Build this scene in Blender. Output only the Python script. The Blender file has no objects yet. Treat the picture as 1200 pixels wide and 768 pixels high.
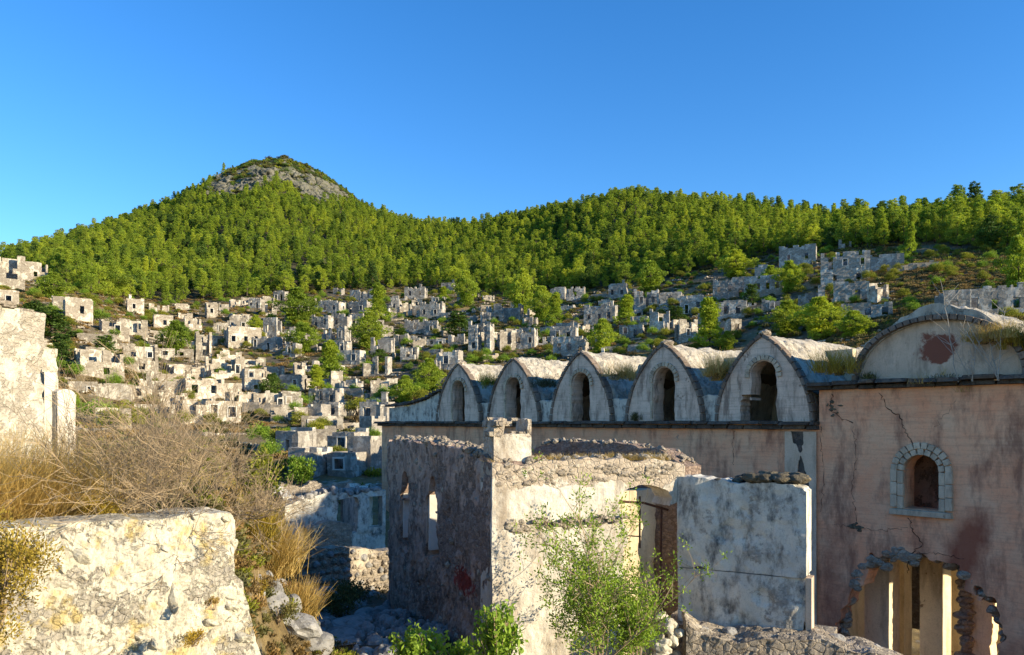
import bpy, bmesh, math, random
import numpy as np
from mathutils import Vector, Matrix

R = math.radians
scene = bpy.context.scene
col = scene.collection
random.seed(7)
rng = np.random.default_rng(7)

# ------------------------------------------------------------------ camera
cd = bpy.data.cameras.new("camera")
cam = bpy.data.objects.new("camera", cd)
col.objects.link(cam)
cam.location = (0, 0, 0)
cam.rotation_euler = (R(90), 0, 0)
cd.sensor_width = 36.0
cd.lens = 27.0
cd.shift_y = 110.0 / 1200.0
cd.clip_start = 0.05
cd.clip_end = 6000
scene.camera = cam

# ------------------------------------------------------------------ world, sun, exposure
SUN_AZ = R(67)        # horizontal angle of the sun, from straight behind the camera towards the right
SUN_EL = R(15)
world = bpy.data.worlds.new("World")
scene.world = world
world.use_nodes = True
wn = world.node_tree.nodes
wl = world.node_tree.links
wn.clear()
wo = wn.new("ShaderNodeOutputWorld")
wb = wn.new("ShaderNodeBackground")
sky = wn.new("ShaderNodeTexSky")
sky.sky_type = 'NISHITA'
sky.sun_disc = False
sky.sun_elevation = SUN_EL
sun_dir = Vector((math.sin(SUN_AZ) * math.cos(SUN_EL), -math.cos(SUN_AZ) * math.cos(SUN_EL), math.sin(SUN_EL)))
sky.sun_rotation = math.atan2(sun_dir.x, sun_dir.y)
sky.altitude = 200
sky.air_density = 1.05
sky.dust_density = 0.0
sky.ozone_density = 4.0
hs = wn.new("ShaderNodeHueSaturation")
hs.inputs["Saturation"].default_value = 1.22
hs.inputs["Hue"].default_value = 0.507
hs.inputs["Value"].default_value = 0.95
wl.new(sky.outputs[0], hs.inputs["Color"]); wl.new(hs.outputs[0], wb.inputs[0])
wb.inputs[1].default_value = 0.15
wl.new(wb.outputs[0], wo.inputs[0])

sl = bpy.data.lights.new("sun", 'SUN')
sun = bpy.data.objects.new("sun", sl)
col.objects.link(sun)
sl.energy = 5.0
sl.angle = R(0.5)
sl.color = (1.0, 0.86, 0.62)
sun.rotation_euler = sun_dir.to_track_quat('Z', 'Y').to_euler()

scene.view_settings.view_transform = 'Standard'
scene.view_settings.look = 'None'
scene.view_settings.exposure = 1.0
scene.view_settings.gamma = 1.0

# ------------------------------------------------------------------ pixel helper (photo 1200x768)
F = 900.0
HZ = 494.0
def P(px, py, Y):
    return Vector(((px - 600) / F * Y, Y, (HZ - py) / F * Y))

# ------------------------------------------------------------------ noise
_tab = rng.random((64, 64, 64)).astype(np.float32)
def vnoise(p):
    p = np.asarray(p, dtype=np.float64)
    i = np.floor(p).astype(np.int64)
    f = p - i
    f = f * f * (3 - 2 * f)
    x0, y0, z0 = (i[..., k] & 63 for k in range(3))
    x1, y1, z1 = (x0 + 1) & 63, (y0 + 1) & 63, (z0 + 1) & 63
    fx, fy, fz = f[..., 0], f[..., 1], f[..., 2]
    a = _tab[x0, y0, z0] * (1 - fx) + _tab[x1, y0, z0] * fx
    b = _tab[x0, y1, z0] * (1 - fx) + _tab[x1, y1, z0] * fx
    c = _tab[x0, y0, z1] * (1 - fx) + _tab[x1, y0, z1] * fx
    d = _tab[x0, y1, z1] * (1 - fx) + _tab[x1, y1, z1] * fx
    return (a * (1 - fy) + b * fy) * (1 - fz) + (c * (1 - fy) + d * fy) * fz - 0.5
def fbm(p, s=1.0, o=4, seed=0.0):
    p = np.asarray(p, dtype=np.float64) * s + seed * 13.7
    r = 0; a = 1.0
    for k in range(o):
        r = r + a * vnoise(p)
        p = p * 2.03 + 5.3
        a *= 0.5
    return r
def n1(x, s=1.0, o=3, seed=0.0):
    x = np.asarray(x, dtype=float)
    return fbm(np.stack([x, x * 0 + seed * 3.1, x * 0 + 1.7], -1), s, o)
def n2(u, v, s=1.0, o=4, seed=0.0):
    u, v = np.broadcast_arrays(np.asarray(u, float), np.asarray(v, float))
    return fbm(np.stack([u, v, u * 0 + seed * 7.3], -1), s, o)
def cells(p, s=1.0):
    """worley F1,F2 in 3D (vectorised, 27 neighbours)"""
    p = np.asarray(p, float) * s
    i = np.floor(p).astype(np.int64)
    f1 = np.full(p.shape[:-1], 9.0); f2 = f1.copy(); idv = f1 * 0
    for dx in (-1, 0, 1):
        for dy in (-1, 0, 1):
            for dz in (-1, 0, 1):
                c = i + np.array([dx, dy, dz])
                cx, cy, cz = c[..., 0] & 63, c[..., 1] & 63, c[..., 2] & 63
                q = c + np.stack([_tab[cx, cy, cz], _tab[cy, cz, cx], _tab[cz, cx, cy]], -1)
                d = np.sqrt(((q - p) ** 2).sum(-1))
                nearer = d < f1
                f2 = np.where(nearer, f1, np.minimum(f2, d))
                idv = np.where(nearer, _tab[cy, cx, cz], idv)
                f1 = np.where(nearer, d, f1)
    return f1, f2, idv

# ------------------------------------------------------------------ mesh + object helpers
def mesh_np(name, V, faces, mat=None, smooth=False, attrs=None):
    """faces: list of int arrays (n,k)"""
    me = bpy.data.meshes.new(name)
    V = np.asarray(V, dtype=np.float32)
    me.vertices.add(len(V))
    me.vertices.foreach_set("co", V.ravel())
    faces = [np.asarray(f, dtype=np.int32) for f in faces if len(f)]
    nl = sum(f.size for f in faces); nf = sum(len(f) for f in faces)
    me.loops.add(nl); me.polygons.add(nf)
    me.loops.foreach_set("vertex_index", np.concatenate([f.ravel() for f in faces]))
    tot = np.concatenate([np.full(len(f), f.shape[1], np.int32) for f in faces])
    st = np.concatenate([[0], np.cumsum(tot)[:-1]]).astype(np.int32)
    me.polygons.foreach_set("loop_start", st)
    me.polygons.foreach_set("loop_total", tot)
    me.polygons.foreach_set("use_smooth", np.full(nf, bool(smooth)))
    for k, a in (attrs or {}).items():
        at = me.attributes.new(k, 'FLOAT', 'POINT')
        at.data.foreach_set("value", np.asarray(a, np.float32).ravel())
    if mat is not None:
        me.materials.append(mat)
    me.update(calc_edges=True)
    me.validate()
    return me
def link(name, me, parent=None):
    o = bpy.data.objects.new(name, me)
    col.objects.link(o)
    if parent is not None:
        o.parent = parent
    return o
def tag(o, label=None, cat=None, group=None, kind=None):
    if label: o['label'] = label
    if cat: o['category'] = cat
    if group: o['group'] = group
    if kind: o['kind'] = kind
    return o
def thing(name, label, cat, loc=(0, 0, 0), rz=0.0, group=None):
    o = bpy.data.objects.new(name, None)
    o.empty_display_size = 0.2
    col.objects.link(o)
    o.location = loc; o.rotation_euler = (0, 0, rz)
    return tag(o, label, cat, group)

def box_arrays(c, h, jit=0.0):
    c = np.array(c, float); h = np.array(h, float)
    V = np.array([[-1,-1,-1],[1,-1,-1],[1,1,-1],[-1,1,-1],[-1,-1,1],[1,-1,1],[1,1,1],[-1,1,1]], float) * h + c
    if jit: V += rng.uniform(-jit, jit, V.shape)
    Fc = np.array([[0,3,2,1],[4,5,6,7],[0,1,5,4],[1,2,6,5],[2,3,7,6],[3,0,4,7]])
    return V, Fc

class MB:
    def __init__(s): s.V = []; s.F = {}; s.n = 0
    def add(s, V, Fc):
        V = np.asarray(V, float); Fc = np.asarray(Fc)
        s.V.append(V); s.F.setdefault(Fc.shape[1], []).append(Fc + s.n); s.n += len(V)
    def box(s, c, h, jit=0.0): s.add(*box_arrays(c, h, jit))
    def tube(s, pts, rad, k=5, cap=False):
        pts = np.asarray(pts, float); n = len(pts)
        rad = np.broadcast_to(np.asarray(rad, float), (n,))
        t = np.gradient(pts, axis=0); t /= np.linalg.norm(t, axis=1, keepdims=True) + 1e-9
        ref = np.where(np.abs(t[:, 2:3]) > 0.9, np.array([[1., 0, 0]]), np.array([[0, 0, 1.]]))
        a = np.cross(t, ref); a /= np.linalg.norm(a, axis=1, keepdims=True) + 1e-9
        b = np.cross(t, a)
        th = np.arange(k) / k * 2 * math.pi
        V = pts[:, None] + rad[:, None, None] * (np.cos(th)[None, :, None] * a[:, None] + np.sin(th)[None, :, None] * b[:, None])
        i = np.arange(n - 1)[:, None] * k; j = np.arange(k)[None]
        Fc = np.stack([i + j, i + (j + 1) % k, i + k + (j + 1) % k, i + k + j], -1).reshape(-1, 4)
        s.add(V.reshape(-1, 3), Fc)
    def mesh(s, name, mat, smooth=False):
        return mesh_np(name, np.concatenate(s.V), [np.concatenate(f) for f in s.F.values()], mat, smooth)
    def build(s, name, mat, parent=None, smooth=False):
        return link(name, s.mesh(name, mat, smooth), parent)

# wall made of a fine grid with the solid part given by a signed distance f(u, v) > 0
def sdf_wall(origin, U, N, u0, u1, v0, v1, step, thick, f, amp=0.02, nscale=2.0, amp_back=None,
             layers=1, attrs=None, W=(0, 0, 1), disp=None, seed=0.0):
    nu = max(1, int(round((u1 - u0) / step))); nv = max(1, int(round((v1 - v0) / step)))
    us = np.linspace(u0, u1, nu + 1); vs = np.linspace(v0, v1, nv + 1)
    uc = (us[1:] + us[:-1]) / 2; vc = (vs[1:] + vs[:-1]) / 2
    UC, VC = np.meshgrid(uc, vc, indexing='ij')
    solid = f(UC, VC) > 0
    UU, VV = np.meshgrid(us, vs, indexing='ij')
    pad = np.zeros((nu + 2, nv + 2), bool); pad[1:-1, 1:-1] = solid
    ext = pad.copy()
    ext[0, :] = ext[1, :]; ext[-1, :] = ext[-2, :]; ext[:, 0] = ext[:, 1]; ext[:, -1] = ext[:, -2]
    cnt = ext[:-1, :-1].astype(int) + ext[1:, :-1] + ext[:-1, 1:] + ext[1:, 1:]
    bnd = (cnt > 0) & (cnt < 4)
    e = step * 0.2
    f0 = f(UU, VV)
    gx = (f(UU + e, VV) - f(UU - e, VV)) / (2 * e); gy = (f(UU, VV + e) - f(UU, VV - e)) / (2 * e)
    g2 = np.maximum(gx * gx + gy * gy, 0.3)
    mv = step * 0.6
    du = np.where(bnd, np.clip(-f0 * gx / g2, -mv, mv), 0); dv = np.where(bnd, np.clip(-f0 * gy / g2, -mv, mv), 0)
    du[0, :] = 0; du[-1, :] = 0; dv[:, 0] = 0; dv[:, -1] = 0
    UU = UU + du; VV = VV + dv
    O = np.array(origin, float); U = np.array(U, float); N = np.array(N, float); W = np.array(W, float)
    base = O + UU[..., None] * U + VV[..., None] * W
    if disp is not None:
        df = disp(UU, VV, base)
    else:
        df = amp * fbm(base, nscale, 4, seed)
    ab = amp if amp_back is None else amp_back
    db = ab * fbm(base + 31.0, nscale, 3, seed)
    L = layers + 1
    grid = []
    for l in range(L):
        t = l / layers
        off = df * (1 - t) + (-thick + db) * t
        pl = base + off[..., None] * N
        if 0 < l < layers:
            jj = fbm(pl * 1.0, nscale * 3, 2, 5 + l) * min(amp, step) * 1.5
            pl = pl + jj[..., None] * U + (fbm(pl + 9., nscale * 3, 2, 8 + l) * min(amp, step) * 1.5)[..., None] * W
        grid.append(pl)
    A = np.stack(grid)                                   # L, nu+1, nv+1, 3
    idx = np.arange(L * (nu + 1) * (nv + 1)).reshape(L, nu + 1, nv + 1)
    I, J = np.nonzero(solid)
    flip = np.dot(np.cross(U, W), N) > 0
    def q(a, b, c, d):
        return np.stack([a, b, c, d] if flip else [d, c, b, a], -1)
    fs = [q(idx[0, I, J], idx[0, I + 1, J], idx[0, I + 1, J + 1], idx[0, I, J + 1]),
          q(idx[-1, I, J + 1], idx[-1, I + 1, J + 1], idx[-1, I + 1, J], idx[-1, I, J])]
    for di, dj in ((-1, 0), (1, 0), (0, -1), (0, 1)):
        nb = pad[1 + di:nu + 1 + di, 1 + dj:nv + 1 + dj]
        I, J = np.nonzero(solid & ~nb)
        if di == -1: a, b = (I, J + 1), (I, J)
        elif di == 1: a, b = (I + 1, J), (I + 1, J + 1)
        elif dj == -1: a, b = (I, J), (I + 1, J)
        else: a, b = (I + 1, J + 1), (I, J + 1)
        for l in range(layers):
            fs.append(q(idx[(l + 1,) + a], idx[(l + 1,) + b], idx[(l,) + b], idx[(l,) + a]))
    Fc = np.concatenate(fs)
    used, inv = np.unique(Fc, return_inverse=True)
    Fc = inv.reshape(Fc.shape)
    V = A.reshape(-1, 3)[used]
    at = {}
    for k, fn in (attrs or {}).items():
        val = np.broadcast_to(fn(UU, VV)[None], (L,) + UU.shape).reshape(-1)[used]
        at[k] = val
    return V, Fc, at
def wall_obj(name, parent, mat, *a, smooth=False, **k):
    V, Fc, at = sdf_wall(*a, **k)
    return link(name, mesh_np(name, V, [Fc], mat, smooth, at), parent)

# coarse wall for the houses of the far town: non-uniform grid with real openings and a broken top
def coarse_wall(mb, O, U, N, L, top, thick, openings=(), z0=0.0, st=0.6, jit=0.03):
    us = list(np.linspace(0, L, max(2, int(L / st) + 1)))
    for (a, b, c, d) in openings: us += [a, b]
    us = np.array(sorted(set(np.round(us, 3))))
    us = us[np.concatenate([[True], np.diff(us) > 0.08])]; us[0] = 0; us[-1] = L
    H = max(top(u) for u in np.linspace(0, L, 30))
    vs = list(np.arange(z0, H + 0.3, 0.33 if H < 7 else 0.4))
    for (a, b, c, d) in openings: vs += [c, d]
    vs = np.array(sorted(set(np.round(vs, 3)))); vs = vs[np.concatenate([[True], np.diff(vs) > 0.07])]
    uc = (us[1:] + us[:-1]) / 2; vc = (vs[1:] + vs[:-1]) / 2
    solid = np.zeros((len(uc), len(vc)), bool)
    for i, u in enumerate(uc):
        t = top(u)
        for j, v in enumerate(vc):
            s = v < t
            for (a, b, c, d) in openings:
                if a < u < b and c < v < d: s = False
            solid[i, j] = s
    nu, nv = len(us), len(vs)
    UU, VV = np.meshgrid(us, vs, indexing='ij')
    O = np.array(O, float); U = np.array(U, float); N = np.array(N, float)
    jx = rng.uniform(-jit, jit, UU.shape); jy = rng.uniform(-jit, jit, UU.shape); jz = rng.uniform(-jit, jit, UU.shape)
    A = np.stack([O + (UU + jx)[..., None] * U + (VV + jy)[..., None] * np.array([0, 0, 1.]) + jz[..., None] * N,
                  O + (UU + jx)[..., None] * U + (VV + jy)[..., None] * np.array([0, 0, 1.]) - thick * N])
    idx = np.arange(2 * nu * nv).reshape(2, nu, nv)
    pad = np.zeros((nu + 1, nv + 1), bool); pad[1:-1, 1:-1] = solid
    I, J = np.nonzero(solid)
    fs = [np.stack([idx[0, I, J], idx[0, I + 1, J], idx[0, I + 1, J + 1], idx[0, I, J + 1]], -1),
          np.stack([idx[1, I, J + 1], idx[1, I + 1, J + 1], idx[1, I + 1, J], idx[1, I, J]], -1)]
    for di, dj in ((-1, 0), (1, 0), (0, -1), (0, 1)):
        nb = pad[1 + di:nu + di, 1 + dj:nv + dj]
        I, J = np.nonzero(solid & ~nb)
        if di == -1: a, b = (I, J + 1), (I, J)
        elif di == 1: a, b = (I + 1, J), (I + 1, J + 1)
        elif dj == -1: a, b = (I, J), (I + 1, J)
        else: a, b = (I + 1, J + 1), (I, J + 1)
        fs.append(np.stack([idx[(1,) + a], idx[(1,) + b], idx[(0,) + b], idx[(0,) + a]], -1))
    Fc = np.concatenate(fs)
    used, inv = np.unique(Fc, return_inverse=True)
    mb.add(A.reshape(-1, 3)[used], inv.reshape(Fc.shape))

# ------------------------------------------------------------------ materials
def newmat(name):
    m = bpy.data.materials.new(name); m.use_nodes = True
    nt = m.node_tree
    b = nt.nodes["Principled BSDF"]
    b.inputs["Roughness"].default_value = 0.9
    b.inputs["Specular IOR Level"].default_value = 0.15
    return m, nt, b
class NT:
    def __init__(s, nt): s.nt = nt; s.N = nt.nodes; s.L = nt.links
    def co(s, kind="world"):
        if kind == "world": return s.N.new("ShaderNodeNewGeometry").outputs["Position"]
        return s.N.new("ShaderNodeTexCoord").outputs["Object"]
    def mapping(s, v, scale):
        m = s.N.new("ShaderNodeMapping"); s.L.new(v, m.inputs[0]); m.inputs["Scale"].default_value = scale
        return m.outputs[0]
    def noise(s, v, scale, detail=5, rough=0.6, dist=0.0):
        n = s.N.new("ShaderNodeTexNoise"); s.L.new(v, n.inputs["Vector"])
        n.inputs["Scale"].default_value = scale; n.inputs["Detail"].default_value = detail
        n.inputs["Roughness"].default_value = rough; n.inputs["Distortion"].default_value = dist
        return n.outputs["Fac"]
    def voro(s, v, scale, feature='F1', out='Distance'):
        n = s.N.new("ShaderNodeTexVoronoi"); n.feature = feature; s.L.new(v, n.inputs["Vector"])
        n.inputs["Scale"].default_value = scale
        return n.outputs[out]
    def ramp(s, v, stops, const=False):
        n = s.N.new("ShaderNodeValToRGB"); s.L.new(v, n.inputs[0])
        e = n.color_ramp.elements
        while len(e) > 1: e.remove(e[-1])
        for i, (p, c) in enumerate(stops):
            if not isinstance(c, (tuple, list)): c = (c, c, c)
            el = e[0] if i == 0 else e.new(p)
            el.position = p; el.color = (c[0], c[1], c[2], 1)
        if const: n.color_ramp.interpolation = 'CONSTANT'
        return n.outputs[0]
    def mix(s, f, a, b, mode='MIX'):
        n = s.N.new("ShaderNodeMix"); n.data_type = 'RGBA'; n.blend_type = mode
        for q, (sock, v) in enumerate(((n.inputs[0], f), (n.inputs[6], a), (n.inputs[7], b))):
            if isinstance(v, (int, float)): sock.default_value = v if q == 0 else (v, v, v, 1)
            elif isinstance(v, tuple): sock.default_value = (v[0], v[1], v[2], 1)
            else: s.L.new(v, sock)
        return n.outputs[2]
    def math(s, op, a, b=0.0, clamp=False):
        n = s.N.new("ShaderNodeMath"); n.operation = op; n.use_clamp = clamp
        for sock, v in ((n.inputs[0], a), (n.inputs[1], b)):
            if isinstance(v, (int, float)): sock.default_value = v
            else: s.L.new(v, sock)
        return n.outputs[0]
    def bump(s, h, strength, dist, normal=None):
        n = s.N.new("ShaderNodeBump"); s.L.new(h, n.inputs["Height"])
        n.inputs["Strength"].default_value = strength; n.inputs["Distance"].default_value = dist
        if normal is not None: s.L.new(normal, n.inputs["Normal"])
        return n.outputs[0]
    def attr(s, name):
        n = s.N.new("ShaderNodeAttribute"); n.attribute_name = name
        return n.outputs["Fac"]
    def objrand(s): return s.N.new("ShaderNodeObjectInfo").outputs["Random"]

def masonry(name, pa, pb, sa, sb, patch=0.5, pscale=0.8, stone=4.0, stain=(0.12, 0.11, 0.10), stain_amt=0.5,
            bump=0.6, bd=0.03, coords="world", attr=None, attr_col=None, joint=0.3, speck=0.5, rand=0.0, streak=0.25, patch_attr=None, attr_soft=0.05, attr_max=1.0, pw=0.012, course=0.0):
    """lime plaster (pa..pb) flaking off rubble masonry (sa..sb). patch: share of bare stone."""
    m, nt, b = newmat(name); T = NT(nt)
    v = T.co(coords)
    pl = T.mix(T.ramp(T.noise(v, pscale * 1.3, 6, 0.65), [(0.35, 0.0), (0.68, 1.0)]), pa, pb)
    # streaky stains running down
    st = T.noise(T.mapping(v, (1, 1, streak)), pscale * 2.2, 6, 0.7)
    stm = T.ramp(st, [(0.48, 0.0), (0.66, stain_amt)])
    pl = T.mix(stm, pl, stain)
    sp = T.ramp(T.noise(v, pscale * 22, 3, 0.7), [(0.3, speck * 0.5), (0.5, 0.0)])
    pl = T.mix(sp, pl, (stain[0] * 0.8, stain[1] * 0.8, stain[2] * 0.8))
    if course:
        cn = T.noise(T.mapping(v, (0.5, 0.5, 9.0)), 1.6, 4, 0.65)
        pl = T.mix(T.ramp(cn, [(0.36, course), (0.52, 0.0)]), pl, (stain[0] * .8, stain[1] * .8, stain[2] * .8))
    # stones
    nd = T.N.new("ShaderNodeTexNoise"); T.L.new(v, nd.inputs["Vector"]); nd.inputs["Scale"].default_value = stone * 1.3; nd.inputs["Detail"].default_value = 4
    va = T.N.new("ShaderNodeVectorMath"); va.operation = 'MULTIPLY_ADD'
    T.L.new(nd.outputs["Color"], va.inputs[0]); va.inputs[1].default_value = (0.55 / stone,) * 3; T.L.new(T.mapping(v, (1, 1, 1.35)), va.inputs[2])
    vd = va.outputs[0]
    cell = T.voro(vd, stone, 'F1', 'Color')
    edge = T.voro(vd, stone, 'DISTANCE_TO_EDGE')
    sc = T.mix(T.ramp(cell, [(0.1, 0.0), (0.9, 1.0)]), sa, sb)
    sc = T.mix(T.ramp(T.noise(v, stone * 3, 4, 0.7), [(0.35, 0.45), (0.65, 0.0)]), sc, stain)
    jc = T.math('MULTIPLY', T.ramp(edge, [(0.0, 1.0), (0.13, 0.0)]), T.ramp(T.noise(v, stone * .7, 3, .6), [(0.35, 0.1), (0.65, 1.0)]))
    sc = T.mix(T.math('MULTIPLY', jc, joint), sc, (stain[0] * .6, stain[1] * .6, stain[2] * .6))
    pn = T.math('ADD', T.noise(v, pscale, 8, 0.68), T.math('MULTIPLY', T.math('SUBTRACT', T.noise(v, pscale * 7, 4, 0.7), 0.5), 0.25))
    if patch_attr:
        pn = T.math('ADD', pn, T.math('MULTIPLY', T.attr(patch_attr), 0.4))
    t = 0.5 + (0.5 - patch) * 0.5
    pm = T.ramp(pn, [(t - pw, 0.0), (t + pw, 1.0)])
    c = T.mix(pm, pl, sc)
    if attr:
        am = T.math('ADD', T.attr(attr), T.math('MULTIPLY', T.math('SUBTRACT', T.noise(v, pscale * 5, 5, 0.7), 0.5), 0.7))
        am = T.ramp(am, [(0.5 - attr_soft, 0.0), (0.5 + attr_soft, attr_max)])
        c = T.mix(am, c, attr_col)
    if rand:
        rr = T.objrand()
        c = T.mix(1.0, c, T.ramp(rr, [(0.0, 1.0 - rand), (1.0, 1.0 + rand * 0.4)]), 'MULTIPLY')
    nt.links.new(c, b.inputs["Base Color"])
    h = T.math('ADD', T.math('MULTIPLY', T.math('SUBTRACT', 1.0, pm), 0.8), T.math('MULTIPLY', T.math('MULTIPLY', T.ramp(edge, [(0.0, 0.0), (0.12, 1.0)]), pm), 0.4))
    h = T.math('ADD', h, T.math('MULTIPLY', T.noise(v, pscale * 14, 6, 0.75), 0.8))
    if course: h = T.math('ADD', h, T.math('MULTIPLY', cn, 0.5))
    nt.links.new(T.bump(h, bump, bd), b.inputs["Normal"])
    return m

def leafmat(name, a, b2, tr=0.35, rand=0.25, attr=True, scale=0.7, warm=None):
    m, nt, b = newmat(name); T = NT(nt)
    v = T.co("world")
    base = T.mix(T.ramp(T.attr("shade"), [(0.0, 0.0), (1.0, 1.0)]), a, b2)
    if warm:
        base = T.mix(T.ramp(T.noise(v, 0.05, 3, 0.6), [(0.45, 0.0), (0.62, 0.6)]), base, warm)
    rr = T.objrand()
    base = T.mix(1.0, base, T.ramp(rr, [(0.0, (1 - rand, 1 - rand * .9, 1 - rand * .6)), (0.5, 1.0), (1.0, (1 + rand * .6, 1 + rand * .35, 1.0))]), 'MULTIPLY')
    nt.links.new(base, b.inputs["Base Color"])
    b.inputs["Roughness"].default_value = 0.6
    b.inputs["Specular IOR Level"].default_value = 0.2
    out = nt.nodes["Material Output"]
    tl = nt.nodes.new("ShaderNodeBsdfTranslucent")
    nt.links.new(T.mix(1.0, base, (1.0, 1.0, 0.55), 'MULTIPLY'), tl.inputs[0])
    ms = nt.nodes.new("ShaderNodeMixShader"); ms.inputs[0].default_value = tr
    nt.links.new(b.outputs[0], ms.inputs[1]); nt.links.new(tl.outputs[0], ms.inputs[2])
    nt.links.new(ms.outputs[0], out.inputs[0])
    return m
def plain(name, c, c2=None, scale=3.0, bump=0.3, bd=0.02, rand=0.0, coords="world"):
    m, nt, b = newmat(name); T = NT(nt); v = T.co(coords)
    n = T.noise(v, scale, 6, 0.7)
    cc = T.mix(T.ramp(n, [(0.32, 0.0), (0.68, 1.0)]), c, c2 or tuple(x * 0.6 for x in c))
    if rand:
        cc = T.mix(1.0, cc, T.ramp(T.objrand(), [(0.0, 1.0 - rand), (1.0, 1.0 + rand * 0.5)]), 'MULTIPLY')
    nt.links.new(cc, b.inputs["Base Color"])
    if bump:
        nt.links.new(T.bump(T.noise(v, scale * 5, 5, 0.75), bump, bd), b.inputs["Normal"])
    return m

M = {}
M['church'] = masonry("weathered_pink_plaster", (0.78, 0.355, 0.19), (0.74, 0.45, 0.275), (0.30, 0.24, 0.18), (0.42, 0.36, 0.28),
                      patch=0.13, pscale=0.75, stone=6, stain=(0.20, 0.09, 0.06), stain_amt=0.75, course=.18, bump=0.5, bd=0.02, attr="stain", attr_col=(0.24, 0.07, 0.04), streak=0.35, speck=.35, attr_soft=.3, attr_max=.85)
M['vault'] = masonry("pale_vault_plaster", (0.76, 0.58, 0.44), (0.60, 0.45, 0.34), (0.30, 0.20, 0.14), (0.42, 0.30, 0.21),
                     patch=0.20, pscale=1.5, stone=9, stain=(0.17, 0.12, 0.09), stain_amt=0.8, course=.25, bump=0.6, bd=0.02)
M['gable'] = masonry("gable_plaster", (0.66, 0.50, 0.36), (0.50, 0.38, 0.27), (0.30, 0.22, 0.15), (0.4, 0.31, 0.22),
                     patch=0.16, pscale=1.3, stone=9, stain=(0.17, 0.13, 0.09), stain_amt=0.6, bump=0.6, bd=0.02, attr="stain", attr_col=(0.22, 0.085, 0.055), attr_soft=.07)
M['roof'] = masonry("lime_roof_skin", (0.55, 0.50, 0.40), (0.46, 0.39, 0.29), (0.36, 0.31, 0.24), (0.5, 0.45, 0.36),
                    patch=0.40, pscale=1.6, stone=6, stain=(0.17, 0.15, 0.12), stain_amt=0.6, bump=0.9, bd=0.05)
M['rim'] = masonry("dark_rim_stone", (0.17, 0.13, 0.10), (0.26, 0.20, 0.15), (0.2, 0.16, 0.13), (0.3, 0.25, 0.2),
                   patch=0.4, pscale=2.0, stone=5, stain=(0.07, 0.06, 0.05), stain_amt=0.6, bump=0.7, bd=0.02, rand=0.25)
M['ringstone'] = masonry("arch_ring_stone", (0.62, 0.50, 0.35), (0.48, 0.38, 0.27), (0.38, 0.30, 0.21), (0.52, 0.42, 0.30),
                   patch=0.3, pscale=2.0, stone=6, stain=(0.14, 0.11, 0.08), stain_amt=0.5, bump=0.6, bd=0.015, rand=0.2)
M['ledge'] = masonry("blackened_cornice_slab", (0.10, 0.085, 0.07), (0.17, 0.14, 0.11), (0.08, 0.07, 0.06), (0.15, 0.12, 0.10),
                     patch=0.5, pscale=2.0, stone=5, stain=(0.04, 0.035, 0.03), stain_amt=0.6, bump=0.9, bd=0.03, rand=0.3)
M['white'] = masonry("flaking_whitewash", (0.66, 0.61, 0.51), (0.47, 0.42, 0.34), (0.40, 0.33, 0.25), (0.50, 0.42, 0.32),
                     patch=0.34, pscale=1.3, stone=9, stain=(0.26, 0.20, 0.14), stain_amt=0.8, bump=0.9, bd=0.03, patch_attr="bare", joint=.15, pw=.03)
M['ruin'] = masonry("scabbed_brown_wall", (0.50, 0.36, 0.27), (0.38, 0.27, 0.21), (0.24, 0.17, 0.13), (0.40, 0.30, 0.23),
                    patch=0.45, pscale=1.5, stone=11, stain=(0.08, 0.06, 0.05), stain_amt=0.7, bump=1.0, bd=0.04, attr="stain", attr_col=(0.25, 0.045, 0.03), streak=0.5, patch_attr="bare")
M['slab'] = masonry("grey_lime_slab", (0.68, 0.63, 0.52), (0.48, 0.45, 0.38), (0.34, 0.31, 0.26), (0.46, 0.42, 0.35),
                    patch=0.30, pscale=1.9, stone=11, stain=(0.09, 0.09, 0.085), stain_amt=0.95, pw=.03, bump=0.6, bd=0.02, streak=0.5)
M['rubble'] = masonry("rubble_masonry", (0.52, 0.45, 0.34), (0.42, 0.35, 0.26), (0.28, 0.23, 0.17), (0.46, 0.39, 0.30),
                      patch=0.65, pscale=1.0, stone=6.5, stain=(0.13, 0.11, 0.09), stain_amt=0.5, bump=1.0, bd=0.05)
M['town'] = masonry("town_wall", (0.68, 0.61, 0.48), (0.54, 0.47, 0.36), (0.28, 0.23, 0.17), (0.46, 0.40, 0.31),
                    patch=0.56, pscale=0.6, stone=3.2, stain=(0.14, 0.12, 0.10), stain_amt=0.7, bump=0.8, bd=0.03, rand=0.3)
M['town_shaded'] = masonry("town_wall_shaded", (0.58, 0.54, 0.46), (0.45, 0.41, 0.35), (0.27, 0.24, 0.20), (0.42, 0.38, 0.32),
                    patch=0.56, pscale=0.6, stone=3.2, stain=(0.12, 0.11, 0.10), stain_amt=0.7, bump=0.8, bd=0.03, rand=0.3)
M['surround'] = plain("window_surround_plaster", (0.66, 0.62, 0.54), (0.5, 0.46, 0.39), 2.0, 0.4, 0.02, 0.15)
M['lime'] = masonry("crusted_lime_rubble", (0.66, 0.60, 0.46), (0.50, 0.45, 0.34), (0.30, 0.26, 0.20), (0.48, 0.43, 0.34),
                    patch=0.42, pscale=3.5, stone=18, stain=(0.30, 0.26, 0.19), stain_amt=0.6, bump=1.0, bd=0.02, attr="lichen", attr_col=(0.50, 0.37, 0.12), streak=0.8, attr_soft=.14, attr_max=.75, joint=.15)
M['limestone'] = masonry("lime_crusted_stone", (0.70, 0.66, 0.56), (0.5, 0.46, 0.38), (0.42, 0.38, 0.31), (0.56, 0.52, 0.44),
                    patch=0.4, pscale=5, stone=14, stain=(0.28, 0.25, 0.2), stain_amt=0.6, bump=0.9, bd=0.01, rand=0.25)
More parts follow.
